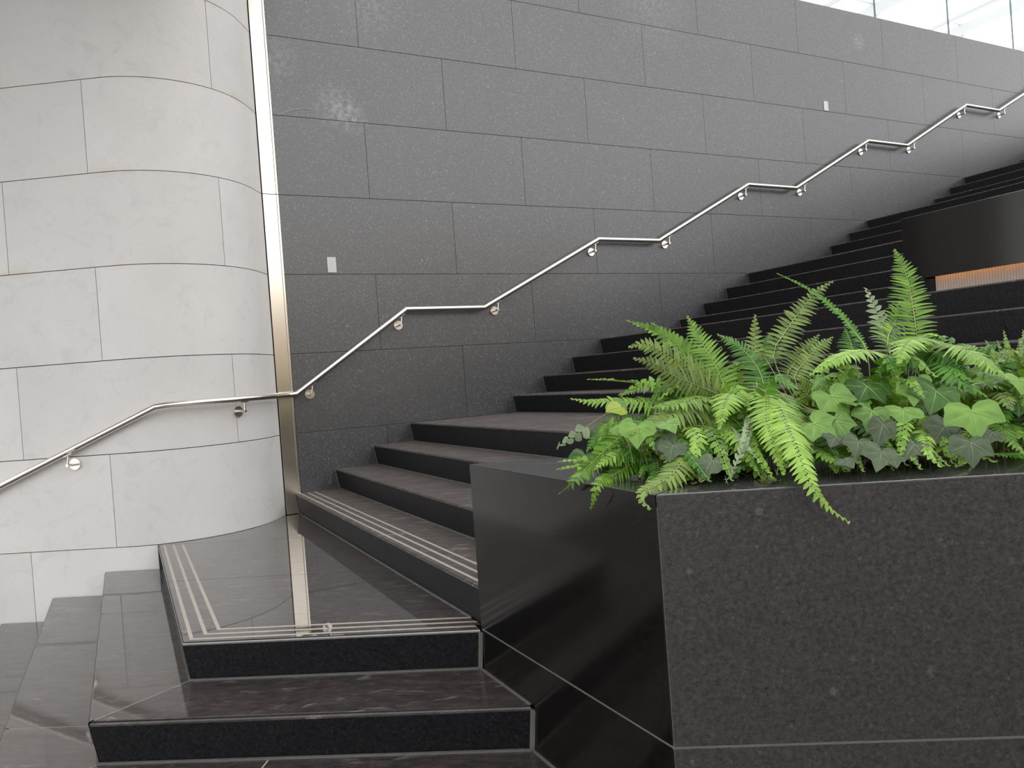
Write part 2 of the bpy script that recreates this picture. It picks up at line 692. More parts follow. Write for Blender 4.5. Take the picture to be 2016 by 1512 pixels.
# landing : three stones cut along the entrance direction, edged by the wall curve at the back
core = from_bm('step', prism_bm(
    [(*p, -.1525) for p in (at_xn(LX + .03, -.97), at_xn(LX + .03, LN + .03), at_xn(PX - .02, LN + .03), Vector((PX + .01, -.02)), Vector((-.35, -.42)), at_xn(-.8, -.97))],
    [(*p, -.0009) for p in (at_xn(LX + .012, -.97), at_xn(LX + .012, LN + .012), at_xn(PX - .02, LN + .012), Vector((PX + .01, -.02)), Vector((-.33, -.42)), at_xn(-.8, -.97))]),
    es, 'grout')
back = [wall_pt(s, WALLGAP) for s in wall_path(s_for_x(LX, WALLGAP), S_END - .012)]
XR = -.0215                                   # foot of the first riser
st = [p for p in back if True]
poly = [at_xn(LX, -.951)] + st + [Vector((XR, -.004)), at_xn(XR, -.951)]
if (poly[0] - poly[1]).length < .02:
    poly = poly[1:]
# back stone: from the wall curve to the first joint; its left nosing is only a sliver
if poly[0].y < poly[1].y:
    pass
fl_ = [False] * len(poly)
step_stone(poly, fl_, 0, .1525, core, 'landing', gap=.0008)
for n0, n1 in ((-.951, -1.91), (-1.91, LN)):
    q = [at_xn(LX, n0), at_xn(LX, n1), at_xn(XR if n1 != LN else PX - .003, n1), at_xn(XR, n0)]
    f = [True, n1 == LN, False, False]
    if n1 == LN:
        q = [at_xn(LX, n0), at_xn(LX, n1), at_xn(PX - .003, n1), at_xn(PX - .003, LN + .05), at_xn(XR, LN + .05), at_xn(XR, n0)]
        f = [True, True, False, False, False, False]
    step_stone(q, f, 0, .1525, core, 'landing', gap=.0016, nose_r=.013)
for o in (.030, .083, .135):                  # three inlaid grip strips follow both edges
    zs = .0006
    a, c = LX + o, LN + o
    up = at_xn(a, -.96)
    w = .014
    cor_o, cor_i = at_xn(a, c), at_xn(a + w, c + w)
    q = [up, cor_o, cor_i, at_xn(a + w, -.96)]
    from_bm('grip_strip', prism_bm([(*p, -.002) for p in q], [(*p, zs) for p in q]), core, 'inlay')
    xe = min(XR - .002, PX - .004 if o < .05 else XR - .002)
    q = [cor_o, at_xn(xe, c), at_xn(xe, c + w), cor_i]
    from_bm('grip_strip', prism_bm([(*p, -.002) for p in q], [(*p, zs) for p in q]), core, 'inlay')

for m in (1, 2, 3):
    z = -RISE * m
    xo, no = LX - GO * m, LN - .32 * m
    xi, ni = xo + GO + .026, no + .32 + .026
    core = from_bm('step', prism_bm(
        [(*p, z - RISE) for p in (at_xn(xo + .04, -.96), at_xn(xo + .04, no + .04), at_xn(PX - .01, no + .04), at_xn(PX - .01, ni - .004), at_xn(xi - .004, ni - .004), at_xn(xi - .004, -.96))],
        [(*p, z - .0009) for p in (at_xn(xo + .02, -.96), at_xn(xo + .02, no + .02), at_xn(PX - .01, no + .02), at_xn(PX - .01, ni - .004), at_xn(xi - .004, ni - .004), at_xn(xi - .004, -.96))]),
        es, 'grout')
    oc, ic = at_xn(xo, no), at_xn(xi, ni)
    js = [-.949, -1.91] + ([-2.872] if m >= 2 else [])
    for a, b in zip(js, js[1:]):
        step_stone([at_xn(xo, a), at_xn(xo, b), at_xn(xi, b), at_xn(xi, a)], [True, False, False, False], z, RISE, core, 'tread_l')
    step_stone([at_xn(xo, js[-1]), oc, ic, at_xn(xi, js[-1])], [True, False, False, False], z, RISE, core, 'tread_l', gap=.0032)
    # front leg
    if m == 1:
        cuts = [None, PX - .004]
    else:
        cuts = [None, -.985 + .3 * (m - 2), PX - .004]
    lo = oc, ic
    for c in cuts[1:]:
        if c == PX - .004:
            hi = at_xn(c, no), at_xn(c, ni)
        else:
            base = at_xn(c, no)
            hi = base, base + DN * (ni - no)
        step_stone([lo[0], hi[0], hi[1], lo[1]], [True, False, False, False], z, RISE, core, 'tread_f', gap=.0032, nose_r=.016)
        lo = hi
    # caulk where the riser above meets this tread
    strip_between(at_xn(xi - .026 + .022, -.96), at_xn(xi - .026 + .022, ni - .004), (-1, 0), .008, z, .004, core, 'caulk', 'caulk_line')
    a_, b_ = at_xn(xi - .004, ni - .004), at_xn(PX - .006, ni - .004)
    strip_between(a_, b_, -DN, .011, z, .005, core, 'caulk', 'caulk_line')
    # sealant against the planter face: along the tread and up the riser end
    strip_between(at_xn(PX - .001, ni - .012), at_xn(PX - .001, no + .012), (-1, 0), .009, z, .004, core, 'caulk', 'caulk_line')
    from_bm('caulk_line', prism_bm([(*q_, z) for q_ in (at_xn(PX - .001, ni - .012), at_xn(PX - .010, ni - .012), at_xn(PX - .010, ni + .006), at_xn(PX - .001, ni + .006))],
                                   [(*q_, z + RISE - .012) for q_ in (at_xn(PX - .001, ni - .034), at_xn(PX - .010, ni - .034), at_xn(PX - .010, ni - .016), at_xn(PX - .001, ni - .016))]), core, 'caulk')

# ------------------------------------------------------------------ the long stair along the granite wall


def nose(k):
    return .912 + FLIGHT * ((k - 1) // 4) - GO * (3 - (k - 1) % 4)


sc_ = tag(empty('granite_staircase', (4.5, -1.0, 0)),
          'wide black granite staircase rising in short flights along the dark panel wall', 'staircase')
DJ = [-.951 + .9605 * i for i in range(-2, 12)]
for k in range(1, 29):
    z = RISE * k
    x0, x1 = nose(k), nose(k + 1) + .027
    n_end = LN + .006 if k <= 8 else -.052
    if k == 8:
        x1 = nose(9) + .12
    core = from_bm('step', prism_bm(
        [(*p, -.609) for p in (Vector((x0 + .035, -.004)), at_xn(x0 + .035, n_end + .01), at_xn(x1 - .003, n_end + .01), Vector((x1 - .003, -.004)))],
        [(*p, z - .006) for p in (Vector((x0 + .035, -.004)), at_xn(x0 + .035, n_end + .01), at_xn(x1 - .003, n_end + .01), Vector((x1 - .003, -.004)))]),
        sc_, 'mortar')
    cuts = sorted([n for n in DJ if n_end + .1 < n < DN.x * x1 - .08], reverse=True)
    cuts = [None] + cuts + [n_end]
    for a, b in zip(cuts, cuts[1:]):
        A = [Vector((x0, -.003)), Vector((x1, -.003))] if a is None else [at_xn(x0, a), at_xn(x1, a)]
        if a is not None and A[0].y > -.003:           # the joint leaves through the wall line
            A = [Vector((x0, -.003)), Vector(((a + DN.y * .003) / DN.x, -.003)), at_xn(x1, a)]
            fr = [False, False, False, False, True]
            q = [A[0], A[1], A[2], at_xn(x1, b), at_xn(x0, b)]
        elif a is None and at_xn(x0, b).y > -.02:
            # first joint crosses the wall line inside this tread: only a corner triangle is left
            xw = (b + DN.y * .003) / DN.x
            q = [Vector((xw, -.003)), Vector((x1, -.003)), at_xn(x1, b)]
            fr = [False, False, False]
        else:
            q = A + [at_xn(x1, b), at_xn(x0, b)]
            fr = [False, False, False, True]
        step_stone(q, fr, z, RISE, core, 'tread', gap=.0014)
    if k == 1:
        for o in (.030, .083, .135):
            a = x0 + o
            q = [Vector((a, -.006)), at_xn(a, n_end + .004), at_xn(a + .014, n_end + .004), Vector((a + .014, -.006))]
            from_bm('grip_strip', prism_bm([(*p, z - .002) for p in q], [(*p, z + .0006) for p in q]), core, 'inlay')
    if k <= 9:                                # caulk along the foot of the riser of this step
        xf = x0 + .0235
        strip_between((xf, -.004), at_xn(xf, (n_end if k > 1 else LN + .14)), (-1, 0), .006, z - RISE, .005, core, 'caulk', 'caulk_line')
    # pale sealant where the riser and nosing meet the wall panels
    bm = prism_bm([(x0 + .024, -.0028, z - RISE), (x0 + .018, -.0075, z - RISE), (x0 + .030, -.0075, z - RISE)],
                  [(x0 + .000, -.0028, z + .001), (x0 - .006, -.0075, z + .001), (x0 + .006, -.0075, z + .001)])
    from_bm('sealant', bm, core, 'caulk')


# ------------------------------------------------------------------ planters
def planter(name, x, n_back, n_front, length, zt, zlow, label, soil_z):
    F, Nn = at_xn(x, n_back), at_xn(x, n_front)
    root = tag(empty(name, (*((F + Nn) / 2 + DD * .5), zlow)), label, 'planter')
    E1, E0 = Nn + DD * length, F + DD * length
    wc = .25
    zc = zt - .03
    rows = [(zlow, -.002), (.002, zc)] if zlow < -.1 else [(zlow, zc)]
    xin = Vector((1, 0))
    for i, (a, b) in enumerate(rows):
        def pan(p, q, nin, mat):
            bm = obox_bm(p, q, nin, .03, a, b)
            vert = [e for e in bm.edges if abs(e.verts[0].co.z - e.verts[1].co.z) > .05]
            lowe = [e for e in bm.edges if abs(e.verts[0].co.z - e.verts[1].co.z) < 1e-4 and e.verts[0].co.z < (a + b) / 2]
            bevel(bm, vert + lowe + ([e for e in bm.edges if abs(e.verts[0].co.z - e.verts[1].co.z) < 1e-4 and e.verts[0].co.z > (a + b) / 2] if i == 0 and len(rows) > 1 else []), .0015, 1)
            from_bm('panel', bm, root, mat)
        pan(F + Vector((0, -.0018)), Nn + Vector((0, .0018)), xin, 'polished')
        c = .0025
        while c < length:
            e = min(c + 1.92, length)
            pan(Nn + DD * c, Nn + DD * (e - .003), DN, 'leather')
            c = e
        pan(E0 + DD * 0, F + DD * .02, -DN, 'polished')
        pan(E1, E0, -DD, 'leather')
    inner = [at_xn(x + .03, n_front + .034), Nn + DD * (length - .034) + DN * .034, F + DD * (length - .034) - DN * .034, at_xn(x + .03, n_back - .034)]
    if zlow < -.1:                            # grey caulk in the bed joint and the corner
        bmj = prism_bm([(*p, -.006) for p in (Nn + Vector((.001, .001)), E1 + DN * .001 - DD * .001, E1 + DN * .02 - DD * .001, at_xn(x + .02, n_front + .02), at_xn(x + .02, n_back - .004), at_xn(x + .001, n_back - .004))],
                       [(*p, .006) for p in (Nn + Vector((.001, .001)), E1 + DN * .001 - DD * .001, E1 + DN * .02 - DD * .001, at_xn(x + .02, n_front + .02), at_xn(x + .02, n_back - .004), at_xn(x + .001, n_back - .004))])
        from_bm('caulk_line', bmj, root, 'caulk')
        q = [at_xn(x + .0015, n_front + .004), Nn + DD * .004 + DN * .0015, at_xn(x + .014, n_front + .012)]
        from_bm('caulk_line', prism_bm([(*p, zlow) for p in q], [(*p, zc) for p in q]), root, 'caulk')
    # coping : four mitred stones
    out = [Nn, E1, E0, F]
    ins = [at_xn(x + wc, n_front + wc), Nn + DD * (length - wc) + DN * wc, F + DD * (length - wc) - DN * wc * .72, at_xn(x + wc, n_back - wc * .72)]
    for i in range(4):
        j = (i + 1) % 4
        q = [out[i], out[j], ins[j], ins[i]]
        q, fl2 = ccw(q, [True, False, False, False])
        qq = offset_poly(q, [0 if f else .0012 for f in fl2])
        bm = prism_bm([(*p, zc) for p in qq], [(*p, zt) for p in qq])
        ed = [e for e in bm.edges if min(v.co.z for v in e.verts) > zt - 1e-4]
        bevel(bm, ed, .0035, 2)
        bmesh.ops.recalc_face_normals(bm, faces=bm.faces)
        for f in bm.faces:
            f.normal_update()
            f.material_index = 0 if f.normal.z > .5 else 1
        from_bm('coping_stone', bm, root, ['coping', 'leather' if i in (0, 1) else 'polished'])
    # soil : a lumpy bed
    bm = bmesh.new()
    nu, nv = 44, 14
    grid = []
    rs = random.Random(3)
    for i in range(nu + 1):
        row = []
        for j in range(nv + 1):
            u, v = i / nu, j / nv
            a = inner[0].lerp(inner[1], u)
            b = inner[3].lerp(inner[2], u)
            p = a.lerp(b, v)
            row.append(bm.verts.new((p.x, p.y, soil_z + rs.uniform(-.012, .012) + .03 * math.sin(v * math.pi))))
        grid.append(row)
    for i in range(nu):
        for j in range(nv):
            bm.faces.new((grid[i][j], grid[i + 1][j], grid[i + 1][j + 1], grid[i][j + 1]))
    from_bm('soil', bm, root, 'soil', True)
    return root


planter('stone_planter', PX, LN + .004, -3.803, 3.6, .61, -.61,
        'low dark stone planter box filled with ferns and ivy beside the entrance landing', .565)
planter('stone_planter', nose(9) - .004, -.075, -1.005, 3.4, 1.83, 1.392,
        'black stone planter box raised over a glowing ribbed strip on the stair', 1.78)

# glowing plinth of ribbed glass below the upper planter
gx = nose(9) + .030
gy0, gy1 = y_at(gx, -.075) - .16, y_at(gx, -1.005) + .02
lg = tag(empty('light_plinth', (gx, (gy0 + gy1) / 2, 1.22)),
         'warm glowing ribbed glass strip under the raised black planter', 'light')
bm = bmesh.new()
n = 100
prev = None
for i in range(n + 1):
    y = gy0 + (gy1 - gy0) * i / n
    x = gx + .040 + (.006 if i % 2 else -.006)
    cur = [bm.verts.new((x, y, 1.221)), bm.verts.new((x, y, 1.430)), bm.verts.new((gx + .06, y, 1.430)), bm.verts.new((gx + .06, y, 1.221))]
    if prev:
        for q in range(4):
            bm.faces.new((prev[q], prev[(q + 1) % 4], cur[(q + 1) % 4], cur[q]))
    else:
        bm.faces.new(cur)
    prev = cur
bm.faces.new(prev[::-1])
from_bm('ribbed_glass', bm, lg, 'ribbed')
from_bm('lamp_tube', box_bm(gx + .004, gx + .014, min(gy0, gy1) + .03, max(gy0, gy1) - .005, 1.412, 1.418), lg, 'lamp')
from_bm('end_block', box_bm(gx + .035, gx + .06, max(gy0, gy1) + .003, max(gy0, gy1) + .15, 1.221, 1.388), lg, 'polished')
from_bm('core_wall', box_bm(gx + .062, gx + .10, min(gy0, gy1), max(gy0, gy1) + .15, 1.221, 1.388), lg, 'mortar')

q = [at_xn(gx + .102, -.12), at_xn(gx + .102, -.96), P2(DD.dot(at_xn(gx, -1.005)) + 3.2, -.96), P2(DD.dot(at_xn(gx, -.075)) + 3.2, -.12)]
from_bm('plinth_base', prism_bm([(*p, -.609) for p in q], [(*p, 1.390) for p in q]), lg, 'mortar')

# ------------------------------------------------------------------ handrail
hr = tag(empty('handrail', (.9, -.08, 1.5)), 'bent brushed steel handrail fixed along the pale wall and the granite stair wall', 'handrail')
OFF, RR = .08, .0205
pts = []
for s in (-6.0,):
    pass
zf = .902
s_b = (-1.0215 - P2(D0, N0 - OFF).x) / DD.x          # bend on the flat wall
low = wall_pt(s_b - 4.2, OFF)
b0 = wall_pt(s_b, OFF)
pts.append((low.x, low.y, zf - .478 * (b0.x - low.x)))
pts.append((b0.x, b0.y, zf - .006))
n = 16
s1 = RC * math.pi / 2 + .05
for i in range(1, n + 1):
    s = s_b + (s1 - s_b) * i / n
    if s < 0:
        continue
    p = wall_pt(s, OFF)
    if p.y < -OFF - .03:
        pts.append((p.x, p.y, zf + (.008) * i / n))
pts.append((-.055, -.093, zf + .008))
pts.append((.006, -OFF, .912))
for f in range(5):
    pts.append((.929 + FLIGHT * f, -OFF, 1.532 + .604 * f))
    pts.append((1.628 + FLIGHT * f, -OFF, 1.530 + .604 * f))
pts.append((10.6, -OFF, 1.532 + .604 * 5))
pts.append((12.5, -OFF, 1.530 + .604 * 5))
rail = from_bm('rail', tube_bm(pts, RR, 20), hr, 'steel')
smooth_by_angle(rail, 25)
rail_pts = [Vector(p) for p in pts]


def rail_z(x):
    for a, b in zip(rail_pts, rail_pts[1:]):
        if a.x <= x <= b.x:
            t = (x - a.x) / (b.x - a.x)
            return a.z + (b.z - a.z) * t, (b - a).normalized()


def disc_bm(c, n, r, t):
    n = Vector((*n, 0)).normalized() if len(n) == 2 else Vector(n).normalized()
    c = Vector(c)
    bm = tube_bm([c, c + n * t], r, 24)
    bevel(bm, [e for e in bm.edges if len(e.link_faces) == 2 and e.calc_face_angle(0) > 1.0], t * .25, 2)
    return bm


def bracket(px, py, nrm, x_rail):
    """wall disc, arm, upright and saddle under the rail; nrm points into the room"""
    nrm = Vector((nrm[0], nrm[1], 0)).normalized()
    zr, d = rail_z(x_rail)
    z = zr - .085
    w = Vector((px, py, z))
    disc = from_bm('bracket', disc_bm(w + nrm * .0005, nrm, .037, .012), hr, 'steel')
    smooth_by_angle(disc, 35)
    e = w + nrm * (OFF + .004)
    arm = from_bm('arm', tube_bm([w + nrm * .010, e + nrm * .006], .0095, 14), disc, 'steel')
    smooth_by_angle(arm)
    e = w + nrm * OFF
    side = Vector((d.x, d.y, d.z))
    up = (nrm.cross(side)).normalized()
    if up.z < 0:
        up = -up
    foot = e
    topz = Vector((e.x, e.y, zr)) - up * (RR + .003)
    post = from_bm('upright', tube_bm([foot, topz], .0058, 12), disc, 'steel')
    smooth_by_angle(post)
    a, b = topz - side * .030, topz + side * .030
    bm = bmesh.new()
    rows = []
    for p in (a, b):
        rows.append([bm.verts.new(p + nrm * u + up * v) for u, v in ((-.012, .0045), (-.005, .001), (.005, .001), (.012, .0045), (.012, .002), (.005, -.003), (-.005, -.003), (-.012, .002))])
    for q in range(8):
        bm.faces.new((rows[0][q], rows[0][(q + 1) % 8], rows[1][(q + 1) % 8], rows[1][q]))
    bm.faces.new(rows[0])
    bm.faces.new(rows[1][::-1])
    from_bm('saddle', bm, disc, 'steel')


for f in range(5):
    if f == 0:
        bracket(.121, 0, (0, -1), .121)
    bracket(.874 + FLIGHT * f + (.012 if f else 0), 0, (0, -1), .874 + FLIGHT * f + (.012 if f else 0))
    bracket(1.756 + FLIGHT * f, 0, (0, -1), 1.756 + FLIGHT * f)
# two brackets on the pale wall: where their discs show in the curve and on the flat part
for s in (-.33, .755):
    p, q = wall_pt(s, 0), wall_pt(s, .1)
    pr = wall_pt(s, OFF)
    bracket(p.x, p.y, (q - p), pr.x)

# ------------------------------------------------------------------ blank wall plates
for x, z, lab in ((.368, 1.904, 'small white blank cover plate above the lowest bend of the handrail'),
                  (6.116, 3.719, 'small white blank cover plate high above the upper flights')):
    p = tag(empty('cover_plate', (x, 0, z - .062)), lab, 'cover plate', 'blank plates on the granite wall')
    h = .061 if x < 1 else .054
    from_bm('plate', box_bm(x - .035, x + .035, -.0065, -.0005, z - h, z + h, .002), p, 'plate')
    for s in (-1, 1):
        o = from_bm('screw', tube_bm([(x, -.0066, z + s * .042), (x, -.0078, z + s * .042)], .0035, 10), p, 'plate')

# ------------------------------------------------------------------ glass balustrade on the wall and the atrium roof beyond
gb = tag(empty('glass_balustrade', (8, .06, wall_top)), 'clear glass balustrade panes standing on top of the granite wall', 'balustrade')
x = 7.155 - 1.42 * 3
while x < 14:
    from_bm('pane', box_bm(x + .007, x + 1.413, .055, .067, wall_top - .008, 6.6, .001), gb, 'glass')
    from_bm('pane_joint', box_bm(x - .0065, x + .0065, .053, .069, wall_top - .008, 6.6), gb, 'sealant')
    x += 1.42
from_bm('shoe', box_bm(2.9, 14.3, .040, .082, wall_top - .010, wall_top + .006), gb, 'white_steel')

rf = tag(empty('roof_frame', (6, 2, 9)), 'white steel roof trusses of the glazed atrium above the stair', 'roof')
for i, x in enumerate((-6, -1.5, 3.0, 7.5, 12.0, 16.5, 21, 25.5)):
    from_bm('beam', box_bm(x - .10, x + .10, -18, 22, 11.6, 11.95), rf, 'white_steel')
    from_bm('beam', box_bm(x - .05, x + .05, -18, 22, 10.3, 10.40), rf, 'white_steel')
    for j in range(11):
        y = -18 + 4 * j
        from_bm('post', tube_bm([(x, y, 10.38), (x, y, 11.6)], .05, 8), rf, 'white_steel')
        if j % 3 == 1:
            from_bm('brace', tube_bm([(x, y, 10.38), (x, y + 4, 11.6)], .03, 8), rf, 'white_steel')
for y in range(-18, 23, 4):
    from_bm('purlin', box_bm(-7, 27, y - .04, y + .04, 11.96, 12.06), rf, 'white_steel')

# a stray pale thread caught on the joint of the stair wall
th = from_bm('thread', tube_bm([(.04, -.002, 3.052), (.14, -.004, 3.095), (.235, -.004, 3.12), (.30, -.003, 3.118)], .0018, 6), None, 'plate')
tag(th, 'stray pale thread stuck on the granite wall above a panel joint', 'thread')

